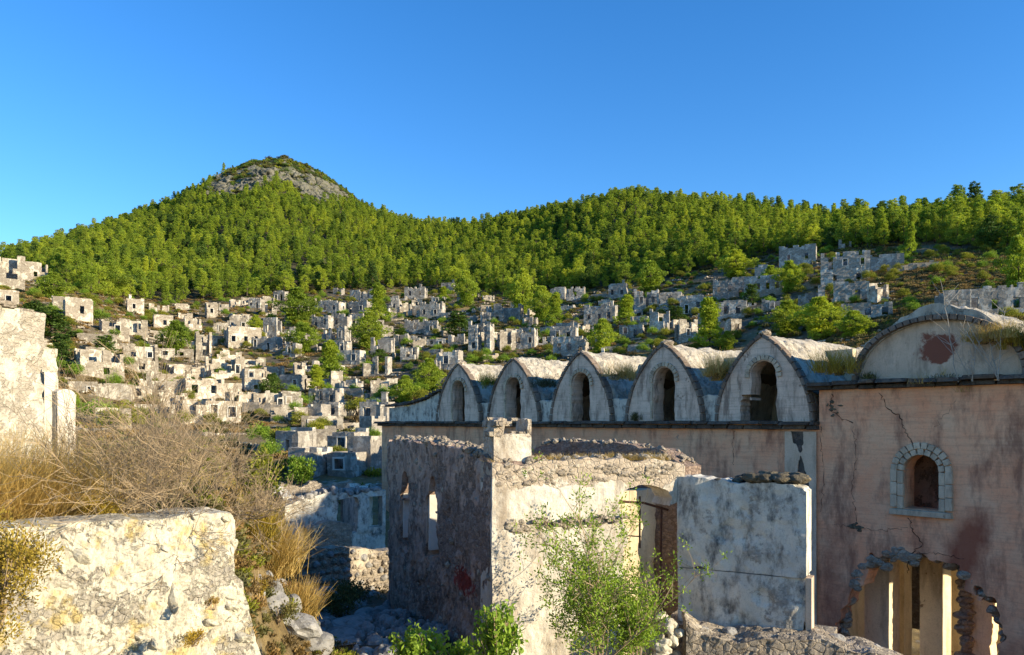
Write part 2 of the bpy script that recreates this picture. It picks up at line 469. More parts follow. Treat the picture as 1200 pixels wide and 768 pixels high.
M['boulder'] = masonry("grey_boulder", (0.36, 0.34, 0.31), (0.27, 0.26, 0.24), (0.22, 0.21, 0.2), (0.34, 0.33, 0.3),
                    patch=0.4, pscale=2.5, stone=6, stain=(0.12, 0.11, 0.1), stain_amt=0.6, bump=0.9, bd=0.02, rand=0.25)
M['tile'] = plain("grey_roof_tile", (0.40, 0.37, 0.32), (0.24, 0.22, 0.19), 3.0, 0.5, 0.02, 0.25)
M['bark'] = plain("pine_bark", (0.10, 0.075, 0.055), (0.05, 0.04, 0.03), 3.0, 0.6, 0.03)
M['twig'] = plain("dry_twig", (0.36, 0.27, 0.16), (0.22, 0.16, 0.10), 6.0, 0, 0.01)
M['palestem'] = plain("pale_bare_stem", (0.42, 0.38, 0.32), (0.28, 0.25, 0.2), 6.0, 0, 0.01)
M['rust'] = plain("rusty_iron", (0.10, 0.045, 0.03), (0.05, 0.03, 0.025), 8.0, 0.5, 0.01)
M['inner'] = masonry("ochre_interior_plaster", (0.78, 0.66, 0.45), (0.66, 0.54, 0.35), (0.28, 0.19, 0.11), (0.38, 0.27, 0.17),
                     patch=0.18, pscale=0.9, stone=5, stain=(0.17, 0.11, 0.06), stain_amt=0.5, bump=0.5, bd=0.02)
M['pine'] = leafmat("pine_needles", (0.085, 0.135, 0.018), (0.385, 0.50, 0.05), 0.45, 0.3, warm=(0.49, 0.54, 0.055))
M['darkpine'] = leafmat("dark_pine_needles", (0.04, 0.08, 0.015), (0.14, 0.22, 0.035), 0.3, 0.25)
M['scrub'] = leafmat("scrub_leaves", (0.07, 0.075, 0.025), (0.16, 0.15, 0.05), 0.25, 0.4)
M['dryscrub'] = leafmat("dry_scrub", (0.17, 0.11, 0.045), (0.33, 0.23, 0.09), 0.25, 0.4)
M['green'] = leafmat("bright_green_leaves", (0.10, 0.18, 0.02), (0.34, 0.48, 0.05), 0.4, 0.2)
M['yellowgreen'] = leafmat("yellow_green_leaves", (0.16, 0.18, 0.02), (0.36, 0.36, 0.04), 0.4, 0.2)
M['gold'] = leafmat("golden_dry_grass", (0.38, 0.24, 0.06), (0.62, 0.45, 0.16), 0.35, 0.15)
M['ochreweed'] = leafmat("ochre_weed", (0.22, 0.14, 0.02), (0.52, 0.38, 0.05), 0.3, 0.2)
M['rustweed'] = leafmat("rust_brown_weed", (0.13, 0.06, 0.025), (0.30, 0.15, 0.06), 0.3, 0.2)

M['lime_rock'] = masonry("crusted_lime_stone", (0.60, 0.55, 0.43), (0.46, 0.42, 0.32), (0.34, 0.30, 0.23), (0.50, 0.45, 0.35),
                    patch=0.30, pscale=6, stone=20, stain=(0.36, 0.29, 0.16), stain_amt=0.5, bump=0.9, bd=0.01, rand=0.2)
M['moss'] = masonry("moss_blackened_stone", (0.13, 0.11, 0.075), (0.20, 0.16, 0.10), (0.10, 0.09, 0.07), (0.2, 0.17, 0.12),
                    patch=0.4, pscale=4, stone=12, stain=(0.05, 0.045, 0.035), stain_amt=0.7, bump=1.0, bd=0.02, rand=0.3)

M['palestone'] = masonry("pale_sunlit_masonry", (0.62, 0.57, 0.46), (0.50, 0.45, 0.35), (0.36, 0.31, 0.24), (0.52, 0.46, 0.36),
                    patch=0.45, pscale=2.5, stone=9, stain=(0.28, 0.24, 0.18), stain_amt=0.6, bump=1.0, bd=0.03, joint=.15, pw=.03)
# ------------------------------------------------------------------ terrain: heights from a table of profiles (tangent of elevation against distance)
PROF = {
 -500: [(45, 470), (90, 430), (150, 370), (250, 330), (400, 320), (700, 330)],
 -200: [(45, 490), (90, 440), (150, 370), (250, 320), (400, 312), (700, 320)],
    0: [(45, 497), (90, 450), (150, 347), (250, 318), (430, 309), (700, 312)],
  100: [(45, 505), (95, 478), (130, 388), (200, 348), (450, 280), (700, 290)],
  200: [(50, 530), (95, 499), (120, 462), (150, 424), (200, 386), (270, 347), (560, 240), (760, 260)],
  245: [(50, 540), (95, 500), (120, 464), (150, 426), (200, 384), (275, 343), (600, 206), (760, 240)],
  320: [(50, 555), (95, 503), (120, 472), (160, 424), (220, 372), (290, 337), (645, 177), (830, 205)],
  385: [(50, 558), (95, 506), (120, 473), (160, 424), (220, 376), (290, 339), (635, 203), (830, 235)],
  440: [(50, 562), (90, 512), (120, 474), (150, 435), (200, 390), (280, 345), (600, 254), (800, 280)],
  530: [(50, 565), (90, 500), (120, 456), (170, 408), (260, 350), (540, 272), (750, 290)],
  650: [(50, 565), (80, 510), (120, 462), (160, 414), (220, 372), (280, 342), (480, 248), (700, 275)],
  720: [(50, 560), (80, 500), (120, 448), (160, 402), (240, 348), (420, 232), (650, 262)],
  850: [(50, 550), (80, 485), (110, 442), (150, 388), (190, 345), (260, 300), (390, 240), (650, 280)],
 1000: [(50, 540), (80, 450), (110, 402), (150, 345), (180, 316), (230, 285), (330, 258), (600, 300)],
 1100: [(50, 530), (80, 430), (105, 382), (135, 340), (165, 310), (200, 285), (280, 257), (500, 300)],
 1200: [(50, 520), (80, 412), (105, 372), (130, 325), (160, 300), (200, 283), (270, 256), (500, 300)],
 1450: [(50, 500), (80, 412), (105, 368), (130, 325), (160, 290), (200, 262), (270, 240), (500, 290)],
 1900: [(50, 495), (80, 460), (105, 440), (160, 410), (270, 390), (500, 390)],
}
PXS = np.arange(-500, 1901, 20.0)
LYS = np.linspace(math.log(40), math.log(900), 150)
_keys = sorted(PROF)
_rows = []
for k in _keys:
    ys = np.array([math.log(a) for a, b in PROF[k]]); ps = np.array([b for a, b in PROF[k]], float)
    tan = (HZ - ps) / F
    r = np.interp(LYS, ys, tan)
    beyond = LYS > ys[-1]
    r = np.where(beyond, tan[-1] * np.exp(-(LYS - ys[-1]) * 1.6), r)
    _rows.append(r)
_rows = np.array(_rows)
TAB = np.array([[np.interp(px, _keys, _rows[:, j]) for j in range(len(LYS))] for px in PXS])
def _blur(a, axis, k):
    w = np.exp(-0.5 * (np.arange(-3 * k, 3 * k + 1) / k) ** 2); w /= w.sum()
    pad = [(0, 0), (0, 0)]; pad[axis] = (3 * k, 3 * k)
    ap = np.pad(a, pad, mode='edge')
    return np.apply_along_axis(lambda m: np.convolve(m, w, 'valid'), axis, ap)
TAB = _blur(TAB, 0, 1); TAB = _blur(TAB, 1, 2)

def sstep(a, b, x):
    t = np.clip((x - a) / (b - a), 0, 1); return t * t * (3 - 2 * t)
def zt(X, Y):
    X = np.asarray(X, float); Y = np.asarray(Y, float)
    Yc = np.maximum(Y, 40)
    px = np.clip(X / Yc * F + 600, -500, 1899)
    a = (px + 500) / 20; i = np.clip(a.astype(int), 0, len(PXS) - 2); fa = a - i
    ly = np.clip(np.log(Yc), LYS[0], LYS[-1] - 1e-6)
    b = (ly - LYS[0]) / (LYS[1] - LYS[0]); j = np.clip(b.astype(int), 0, len(LYS) - 2); fb = b - j
    tan = TAB[i, j] * (1 - fa) * (1 - fb) + TAB[i + 1, j] * fa * (1 - fb) + TAB[i, j + 1] * (1 - fa) * fb + TAB[i + 1, j + 1] * fa * fb
    far = tan * Yc
    p = np.stack([X, Y, X * 0], -1)
    far = far + fbm(p, 0.03, 4, 1) * np.clip((Y - 60) * 0.012, 0, 5.0)
    # limestone crag below the left hilltop
    crag = np.exp(-(((X + 176) / 44) ** 2 + ((Y - 568) / 44) ** 2) ** 2)
    far = far + crag * (12 * np.abs(fbm(p, 0.08, 4, 3)) + 5)
    # near ground: sunken gully on the right, retained terrace on the left
    gul = np.interp(Y, [-20, 8, 12, 17, 23, 30, 40, 52, 70], [-3.0, -3.2, -3.5, -4.3, -5.2, -5.6, -5.9, -5.2, -3.5])
    ter = np.interp(Y, [-20, 6, 10, 20, 40, 60], [-0.80, -0.80, -0.95, -1.3, -1.6, -1.2])
    gul = gul - 4.4 * sstep(1.0, 5.0, X) * sstep(13.5, 17, Y + np.clip(X - 4, 0, 20) * .9) - 1.3 * sstep(-1.4, -.2, X) * (1 - sstep(13, 16, Y))
    edge = np.where(Y < 8, -0.375 * np.maximum(Y, 6.3) - 0.1, np.where(Y < 14, -3.1 - .24 * (Y - 8) * 2.0, -5.98 - .38 * (Y - 14)))
    bank = np.where(Y < 6.35, 0.35, .5 + np.clip(Y - 8, 0, 2.5) * 0.6 + np.clip(Y - 10, 0, 30) * 0.04)
    e2 = np.where(Y < 6.35, -2.15 - 0.25, edge)
    k = 1 - sstep(0, 1, (X - e2) / bank)
    near = gul * (1 - k) + ter * k + fbm(p, 0.8, 4, 2) * 0.28 + fbm(p, 0.15, 2, 6) * 0.4
    near = np.where((Y < 6.6) & (Y > 3.5) & (X < -1.6) & (X > -7), np.minimum(near, np.where((X < -2.2) & (Y > 6.02 + (X + 2.17) * .862 + .35), near, gul)), near)
    w = sstep(40, 62, Y)
    return near * (1 - w) + far * w

# ------------------------------------------------------------------ ground sheet
us = np.concatenate([np.linspace(-1.9, -0.82, 26)[:-1], np.linspace(-0.82, 0.82, 400), np.linspace(0.82, 1.9, 26)[1:]])
ys = np.exp(np.linspace(math.log(9), math.log(1230), 560)) - 30
UU, YY = np.meshgrid(us, ys, indexing='ij')
XX = UU * (YY + 30)
ZZ = zt(XX, YY)
def pp(X, Y, Z): return X / np.maximum(Y, 1) * F + 600, HZ - Z / np.maximum(Y, 1) * F
pxg, pyg = pp(XX, YY, ZZ)
FPX = [-500, 0, 60, 100, 200, 300, 400, 500, 600, 700, 800, 900, 1000, 1050, 1100, 1200, 1900]
FPY = [300, 306, 330, 345, 358, 350, 342, 336, 348, 342, 325, 300, 292, 290, 287, 300, 300]
def forest_mask(X, Y):
    Z = zt(X, Y); px, py = pp(X, Y, Z)
    return np.where((Y > 120), np.interp(px, FPX, FPY) - py, -50)
fm = forest_mask(XX, YY)
crag = np.exp(-(((XX + 176) / 45) ** 2 + ((YY - 568) / 46) ** 2) ** 2)
peak = sstep(560, 620, YY) * (np.abs(XX + 200) < 95) * sstep(160, 185, ZZ)
rock = np.clip(crag * 1.3 + peak * 0.40, 0, 1)
forest = sstep(-6, 10, fm)
dry = np.clip(sstep(0.0, 0.35, fbm(np.stack([XX, YY, XX * 0], -1), 0.05, 4, 9) + 0.12) + 0.65 * (pxg < 340) * (YY < 130) * (YY > 45), 0, 1)
dry = np.maximum(dry, .85 * ((XX < -.28 * YY) & (YY < 62) & (YY > 5)))
nx, ny = XX.shape
V = np.stack([XX, YY, ZZ], -1).reshape(-1, 3)
ii = np.arange(nx * ny).reshape(nx, ny)
Fc = np.stack([ii[:-1, :-1], ii[1:, :-1], ii[1:, 1:], ii[:-1, 1:]], -1).reshape(-1, 4)
gm, nt, b = newmat("hillside_soil"); T = NT(nt); v = T.co()
soil = T.mix(T.ramp(T.noise(v, 0.5, 8, 0.7), [(0.35, 0.0), (0.65, 1.0)]), (0.055, 0.045, 0.03), (0.15, 0.12, 0.075))
drc = T.mix(T.ramp(T.noise(v, 1.3, 6, 0.75), [(0.3, 0.0), (0.7, 1.0)]), (0.15, 0.105, 0.045), (0.36, 0.26, 0.11))
c = T.mix(T.attr("dry"), soil, drc)
stn = T.voro(v, 1.1, 'F1', 'Color')
sm = T.ramp(T.noise(v, 0.9, 6, 0.75), [(0.56, 0.0), (0.66, 1.0)])
c = T.mix(sm, c, T.mix(T.ramp(stn, [(0.2, 0.0), (0.8, 1.0)]), (0.20, 0.185, 0.155), (0.38, 0.35, 0.29)))
c = T.mix(T.attr("forest"), c, T.mix(T.ramp(T.noise(v, 0.3, 6, 0.7), [(0.35, 0.0), (0.65, 1.0)]), (0.035, 0.04, 0.018), (0.10, 0.08, 0.045)))
rk = T.mix(T.ramp(T.noise(v, 0.25, 8, 0.75), [(0.35, 0.0), (0.6, 1.0)]), (0.10, 0.10, 0.075), (0.26, 0.235, 0.185))
rk = T.mix(T.ramp(T.noise(T.mapping(v, (1, 1, .5)), 0.11, 8, 0.75), [(0.44, 0.0), (0.54, 0.9)]), rk, (0.07, 0.085, 0.03))
rka = T.math('ADD', T.attr("rock"), T.math('MULTIPLY', T.math('SUBTRACT', T.noise(v, 0.12, 5, 0.7), 0.5), 0.9))
c = T.mix(T.ramp(rka, [(0.42, 0.0), (0.55, 1.0)]), c, rk)
nt.links.new(c, b.inputs["Base Color"])
hn = T.math('ADD', T.noise(v, 1.2, 8, 0.75), T.math('MULTIPLY', T.noise(v, 0.15, 4, 0.7), T.math('MULTIPLY', T.attr("rock"), 6.0)))
nt.links.new(T.bump(hn, 0.8, 0.4), b.inputs["Normal"])
g = link("ground", mesh_np("ground", V, [Fc], gm, True, {"rock": rock, "forest": forest, "dry": dry}))
tag(g, "stony hillside ground with dry grass rising to two forested hills", kind="structure")
pm, nt, b = newmat("distant_plain")
b.inputs["Base Color"].default_value = (0.14, 0.13, 0.08, 1)
mb = MB(); a = np.arange(48) / 48 * 2 * math.pi
Vr = np.concatenate([[[0, 0, -14.]], np.stack([np.cos(a) * 5000, np.sin(a) * 5000, a * 0 - 14], -1)])
tag(link("distant_plain", mesh_np("distant_plain", Vr, [np.array([[0, k + 1, (k + 1) % 48 + 1] for k in range(48)])], pm)), "flat ground far beyond the hills", kind="structure")

# distance at which the ray through a photo point meets the ground
_march = np.exp(np.linspace(math.log(42), math.log(880), 1200))
def hit(px, py, lo=42):
    Y = _march[_march >= lo]
    X = (px - 600) / F * Y
    Zr = (HZ - py) / F * Y
    d = zt(X, Y) - Zr
    k = np.nonzero(d > 0)[0]
    if len(k) == 0: return Vector((X[-1], Y[-1], Zr[-1]))
    k = k[0]
    return Vector((X[k], Y[k], Zr[k]))

M['crag'] = plain('limestone_crag', (0.20, 0.185, 0.145), (0.075, 0.075, 0.05), .25, .8, .5)
# ------------------------------------------------------------------ leaves
def leaf_quads(C, D, ln, wd, shade, droop=0.0):
    """rhombus leaves: centres C, directions D"""
    C = np.asarray(C); D = D / (np.linalg.norm(D, axis=1, keepdims=True) + 1e-9)
    r = rng.normal(size=D.shape); S = np.cross(D, r); S /= np.linalg.norm(S, axis=1, keepdims=True) + 1e-9
    ln = np.broadcast_to(ln, (len(C),))[:, None]; wd = np.broadcast_to(wd, (len(C),))[:, None]
    V = np.stack([C - D * ln * .5, C + S * wd * .5 - D * ln * 0.05, C + D * ln * .5, C - S * wd * .5 - D * ln * 0.05], 1)
    Fq = np.arange(len(C) * 4).reshape(-1, 4)
    return V.reshape(-1, 3), Fq, np.repeat(shade, 4)
def unit(n):
    d = rng.normal(size=(n, 3)); return d / np.linalg.norm(d, axis=1, keepdims=True)

def pine_meshes(idx, H, Rm, base, K, per, lf, kind='cone', mat='pine'):
    mb = MB()
    zz = np.linspace(0, H * 0.93, 7)
    lean = rng.normal(0, 0.02, 2)
    xy = np.stack([np.cumsum(rng.normal(0, .05, 7)) + lean[0] * zz, np.cumsum(rng.normal(0, .05, 7)) + lean[1] * zz], -1)
    xy -= xy[0]
    mb.tube(np.column_stack([xy, zz]), np.linspace(0.19, 0.03, 7) * H / 8, 6)
    CV = []; CF = []; CS = []; n = 0
    asym = rng.uniform(0, 2 * math.pi)
    for k in range(K):
        t = (k + rng.random()) / K
        t = t ** (0.85 if kind == 'cone' else 1.0)
        z = base + (H - base) * t
        if kind == 'cone': prof = (1 - t) ** 0.65 * 0.95 + 0.08
        elif kind == 'round': prof = math.sqrt(max(0.03, 1 - (2 * t - 0.85) ** 2 / 1.4))
        else: prof = 0.35 + 0.65 * math.sin(min(1, t * 1.25) * math.pi) ** 0.7
        prof *= 0.75 + 0.35 * math.sin(3 * t * math.pi + asym)
        a = k * 2.399 + rng.normal(0, .4)
        r = Rm * prof * (0.45 + 0.6 * rng.random())
        c = np.array([math.cos(a) * r, math.sin(a) * r, z + rng.normal(0, .15)])
        tx = np.interp(z, zz, xy[:, 0]); ty = np.interp(z, zz, xy[:, 1]); c[:2] += (tx, ty)
        if k % 3 == 0:
            mb.tube(np.array([[tx, ty, z - 0.35 * r - .1], [c[0] * .5 + tx * .5, c[1] * .5 + ty * .5, z - .2], c]), [0.05, 0.035, 0.015], 4)
        cr = Rm * (0.20 + 0.13 * rng.random()) * (0.7 if t > .85 else 1)
        d = unit(per); d[:, 2] = d[:, 2] * 0.8 + 0.15
        pos = c + d * cr * np.array([1, 1, 0.72]) * rng.uniform(0.55, 1.05, (per, 1))
        dirs = d + np.array([0, 0, 0.3]) + rng.normal(0, .3, (per, 3))
        sh = np.clip(rng.random() * 0.75 + rng.normal(0, .14, per) + 0.15, 0, 1)
        V, Fq, S = leaf_quads(pos, dirs, lf * rng.uniform(.7, 1.3, per), lf * .46, sh)
        CV.append(V); CF.append(Fq + n); CS.append(S); n += len(V)
    tr = mb.mesh("pine_trunk_%d" % idx, M['bark'])
    cr = mesh_np("pine_crown_%d" % idx, np.concatenate(CV), [np.concatenate(CF)], M[mat], False, {"shade": np.concatenate(CS)})
    return tr, cr
PINES = [pine_meshes(0, 8.5, 2.1, 1.4, 66, 84, .26, 'cone'), pine_meshes(1, 8.0, 2.5, 1.3, 66, 86, .26, 'round'),
         pine_meshes(2, 9.0, 2.1, 1.6, 66, 86, .26, 'round'), pine_meshes(3, 7.0, 2.9, 1.0, 66, 86, .26, 'round'),
         pine_meshes(4, 9.5, 2.3, 1.2, 76, 80, .26, 'round'), pine_meshes(5, 8.0, 2.4, 1.8, 56, 86, .26, 'round')]
DARKS = [pine_meshes(6, 7.0, 2.8, 0.7, 60, 62, .42, 'round', 'darkpine'), pine_meshes(7, 8.5, 2.6, 1.0, 60, 60, .42, 'tall', 'darkpine')]
NEARP = [pine_meshes(8, 8.0, 2.5, .7, 110, 95, .30, 'cone'), pine_meshes(9, 6.5, 2.9, .5, 110, 95, .30, 'round')]

def tree_inst(pair, loc, s, rz, label, cat="pine tree", group=None, name="pine_tree", sw=1.0):
    t = thing(name, label, cat, loc, rz, group)
    t.scale = (s * sw, s * sw, s)
    link("trunk", pair[0], t); link("crown", pair[1], t)
    return t

# ------------------------------------------------------------------ forest
pts = []
tries = 90000
Yr = np.sqrt(rng.random(tries) * (760 ** 2 - 130 ** 2) + 130 ** 2)
ur = rng.uniform(-0.86, 0.86, tries)
Xr = ur * Yr
fmk = forest_mask(Xr, Yr)
den = fbm(np.stack([Xr, Yr, Xr * 0], -1), 0.035, 3, 4)
keep = (fmk > 0) & (den > -0.42 + np.clip((8 - fmk) * 0.03, 0, .4))
Zr_ = zt(Xr, Yr)
cragd = np.exp(-(((Xr + 176) / 47) ** 2 + ((Yr - 562) / 52) ** 2) ** 2)
Zr_ = zt(Xr, Yr)
onpeak = (Yr > 575) & (np.abs(Xr + 200) < 95) & (Zr_ > 165)
keep &= ~((Xr > -214) & (Xr < -122) & (Zr_ > 148 + 12 * np.sin(Xr * .11)) & (Yr > 500) & (Yr < 600))
# thin to a minimum spacing
cell = {}
sel = []
for k in np.nonzero(keep)[0]:
    x, y = Xr[k], Yr[k]
    ms = 2.8 + 0.0014 * y
    cx, cy = int(x // 5), int(y // 5)
    ok = True
    for ax in (-1, 0, 1):
        for ay in (-1, 0, 1):
            for (qx, qy) in cell.get((cx + ax, cy + ay), ()):
                if (qx - x) ** 2 + (qy - y) ** 2 < ms * ms: ok = False
    if ok:
        cell.setdefault((cx, cy), []).append((x, y)); sel.append(k)
sel = np.array(sel)
FX, FY, FZ, FP = Xr[sel], Yr[sel], Zr_[sel], onpeak[sel]
inview = np.abs(FX / FY) < 0.69
order = np.argsort(np.where(inview & ~FP, FY, 1e9))
near = order[:235]; rest = np.setdiff1d(np.arange(len(sel)), near)
for k in near:
    j = rng.integers(0, 10)
    pair = PINES[j % 6] if j < 9 else DARKS[0]
    tree_inst(pair, (FX[k], FY[k], FZ[k] - 0.2), rng.uniform(.7, 1.25), rng.uniform(0, 6.28),
              "yellow-green pine standing along the lower edge of the dense hillside forest", group="pines along the lower edge of the forest")
# the rest of the wood: one object that instances the same tree meshes on its points
srcs = []
for k, (tr, cr) in enumerate(PINES + DARKS):
    bm = bmesh.new(); bm.from_mesh(tr); n0 = len(bm.verts)
    me = bpy.data.meshes.new("wood_tree_%d" % k)
    Vt = np.empty(len(tr.vertices) * 3, np.float32); tr.vertices.foreach_get("co", Vt); Vt = Vt.reshape(-1, 3)
    Vc = np.empty(len(cr.vertices) * 3, np.float32); cr.vertices.foreach_get("co", Vc); Vc = Vc.reshape(-1, 3)
    Ft = np.array([list(p.vertices) for p in tr.polygons]); Fcr = np.arange(len(Vc)).reshape(-1, 4)
    bm.free()
    S = np.concatenate([np.zeros(len(Vt)), np.array([a.value for a in cr.attributes["shade"].data])])
    me = mesh_np("wood_tree_%d" % k, np.concatenate([Vt, Vc]), [Ft, Fcr + len(Vt)], None, False, {"shade": S})
    me.materials.append(tr.materials[0]); me.materials.append(cr.materials[0])
    mi = np.concatenate([np.zeros(len(Ft), np.int32), np.ones(len(Fcr), np.int32)])
    me.polygons.foreach_set("material_index", mi)
    srcs.append(me)
def scatter(name, pts, scl, rot, var, meshes, label, sclz=None):
    me = bpy.data.meshes.new(name)
    me.vertices.add(len(pts)); me.vertices.foreach_set("co", np.asarray(pts, np.float32).ravel())
    s3 = np.stack([scl, scl, scl if sclz is None else sclz], -1)
    a = me.attributes.new("scl", 'FLOAT_VECTOR', 'POINT'); a.data.foreach_set("vector", s3.astype(np.float32).ravel())
    r3 = np.stack([rot * 0, rot * 0, rot], -1)
    a = me.attributes.new("rot", 'FLOAT_VECTOR', 'POINT'); a.data.foreach_set("vector", r3.astype(np.float32).ravel())
    a = me.attributes.new("var", 'INT', 'POINT'); a.data.foreach_set("value", np.asarray(var, np.int32))
    o = link(name, me)
    ng = bpy.data.node_groups.new(name, 'GeometryNodeTree')
    ng.interface.new_socket("Geometry", in_out='INPUT', socket_type='NodeSocketGeometry')
    ng.interface.new_socket("Geometry", in_out='OUTPUT', socket_type='NodeSocketGeometry')
    N, L = ng.nodes, ng.links
    gi = N.new("NodeGroupInput"); go = N.new("NodeGroupOutput")
    g2i = N.new("GeometryNodeGeometryToInstance")
    for m_ in reversed(meshes):
        ob = bpy.data.objects.new("source_" + name, m_)
        oi = N.new("GeometryNodeObjectInfo"); oi.inputs[0].default_value = ob; oi.inputs[1].default_value = False
        L.new(oi.outputs["Geometry"], g2i.inputs[0])
    iop = N.new("GeometryNodeInstanceOnPoints")
    L.new(gi.outputs[0], iop.inputs["Points"]); L.new(g2i.outputs[0], iop.inputs["Instance"])
    iop.inputs["Pick Instance"].default_value = True
    def na(nm, t):
        n = N.new("GeometryNodeInputNamedAttribute"); n.data_type = t; n.inputs[0].default_value = nm
        return n.outputs[0]
    L.new(na("var", 'INT'), iop.inputs["Instance Index"])
    L.new(na("rot", 'FLOAT_VECTOR'), iop.inputs["Rotation"])
    L.new(na("scl", 'FLOAT_VECTOR'), iop.inputs["Scale"])
    L.new(iop.outputs[0], go.inputs[0])
    md = o.modifiers.new("scatter", 'NODES'); md.node_group = ng
    return tag(o, label, kind="stuff")
nr = len(rest)
pk = FP[rest]
sc = rng.choice([.55, .68, .8, .9, 1.1], nr) * rng.uniform(.9, 1.1, nr) * np.where(pk, .42, 1.0)
var = rng.integers(0, 6, nr); dk = rng.random(nr) < np.where(pk, .75, .10); var = np.where(dk, 6 + rng.integers(0, 2, nr), var)
w = scatter("pine_forest", np.column_stack([FX[rest], FY[rest], FZ[rest] - .2]), sc, rng.uniform(0, 6.28, nr), var, srcs,
        "dense yellow-green pine forest covering both hills up to the ridge")
print("forest", len(sel), nr)

# low scrub
def scrub_mesh(i, mat, n=420, h=.8, lf=.16, flat=.7):
    d = unit(n); d[:, 2] = np.abs(d[:, 2])
    lump = 0.75 + 0.35 * np.sin(d[:, 0] * 4 + i) * np.cos(d[:, 1] * 3.3 + i * 2)
    pos = d * lump[:, None] * rng.uniform(.55, 1.05, (n, 1)) * np.array([1, 1, flat]) * h
    sh = np.clip(rng.random(n) * .8 + .2 * d[:, 2], 0, 1)
    V, Fq, S = leaf_quads(pos, d + rng.normal(0, .5, (n, 3)) + [0, 0, .3], lf * rng.uniform(.7, 1.4, n), lf * .5, sh)
    return mesh_np("scrub_%d" % i, V, [Fq], M[mat], False, {"shade": S})
SCR = [scrub_mesh(0, 'scrub'), scrub_mesh(1, 'scrub'), scrub_mesh(2, 'dryscrub'), scrub_mesh(3, 'dryscrub', flat=.5), scrub_mesh(4, 'yellowgreen'), scrub_mesh(5, 'darkpine')]
tries = 42000
Ys = np.sqrt(rng.random(tries) * (330 ** 2 - 46 ** 2) + 46 ** 2); Xs = rng.uniform(-.8, .8, tries) * Ys
fs_ = forest_mask(Xs, Ys)
pxs, pys = pp(Xs, Ys, zt(Xs, Ys))
d0 = fbm(np.stack([Xs, Ys, Xs * 0], -1), 0.06, 3, 12)
kp = (fs_ < 8) & (d0 > -.22) & (rng.random(tries) < np.where(pxs > 980, 1.0, .5) * np.clip(200 / Ys, .5, 1))
Xs, Ys, pxs, pys = Xs[kp], Ys[kp], pxs[kp], pys[kp]
vs_ = rng.choice(6, len(Xs), p=[.22, .22, .17, .17, .10, .12])
vs_ = np.where((pxs < 340) & (rng.random(len(Xs)) < .5), 3, vs_)
scatter("hillside_scrub", np.column_stack([Xs, Ys, zt(Xs, Ys) - .05]), rng.uniform(.5, 1.7, len(Xs)), rng.uniform(0, 6.28, len(Xs)), vs_, SCR,
        "low dry scrub and grass tussocks spread over the slopes around the ruined houses")
# scrub on the rocky peak
tries = 7000
Xk = rng.uniform(-300, -95, tries); Yk = rng.uniform(515, 700, tries)
Zk = zt(Xk, Yk); kk = (Zk > 146) & (rng.random(tries) < .8)
vk = rng.choice([0, 1, 5, 5, 4], kk.sum())
scatter("peak_scrub", np.column_stack([Xk[kk], Yk[kk], Zk[kk]]), rng.uniform(1.2, 4.2, kk.sum()), rng.uniform(0, 6.28, kk.sum()), vk, SCR,
        "olive scrub clinging to the rocky top of the left hill")

# bushes and tussocks on the gully bank
n = 3000
Yb = rng.uniform(6.8, 24, n); eb = np.where(Yb < 8, -0.375 * np.maximum(Yb, 6.3) - 0.1, np.where(Yb < 14, -3.1 - .24 * (Yb - 8) * 2.0, -5.98 - .38 * (Yb - 14)))
Xb = eb + rng.uniform(-.5, 1.0, n) * (.9 + np.clip(Yb - 8, 0, 2.5) * .6)
scatter("bank_scrub", np.column_stack([Xb, Yb, zt(Xb, Yb) - .02]), rng.uniform(.08, .30, n), rng.uniform(0, 6.28, n), rng.choice([2, 3, 0, 0, 4, 3], n), SCR,
        "dry scrub covering the steep bank between the retaining wall and the gully")

# broken rock faces of the crag
def crag_mesh(i):
    bm = bmesh.new(); bmesh.ops.create_icosphere(bm, subdivisions=4, radius=.5)
    co = np.array([v_.co for v_ in bm.verts])
    n_ = fbm(co, 1.8, 5, i + 31) * .7; f1, f2, _ = cells(co + i * 5, 2.8); n_ = n_ + (f1 - .4) * .6
    for v_, k_ in zip(bm.verts, n_): v_.co *= 1 + k_
    me = bpy.data.meshes.new("crag_rock"); bm.to_mesh(me); bm.free(); me.materials.append(M['crag']); return me
CR = [crag_mesh(i) for i in range(4)]
n = 700
Xc = rng.uniform(-214, -122, n); Yc = rng.uniform(520, 590, n)
_lo = 150 + 12 * np.sin(Xc * .11) + rng.uniform(-5, 5, n)
keepc = (zt(Xc, Yc) > _lo) & (zt(Xc, Yc) < 178 + rng.uniform(-5, 5, n)) & (fbm(np.stack([Xc, Yc, Xc * 0], -1), .06, 3, 2) > -.12)
Xc, Yc = Xc[keepc], Yc[keepc]; n = len(Xc)
scatter("crag_rocks", np.column_stack([Xc, Yc, zt(Xc, Yc) - 1.3]), rng.uniform(4, 9, n), rng.uniform(0, 6.28, n), rng.integers(0, 4, n), CR,
        "grey limestone crag breaking through the forest below the left hilltop", sclz=rng.uniform(4, 7.5, n))

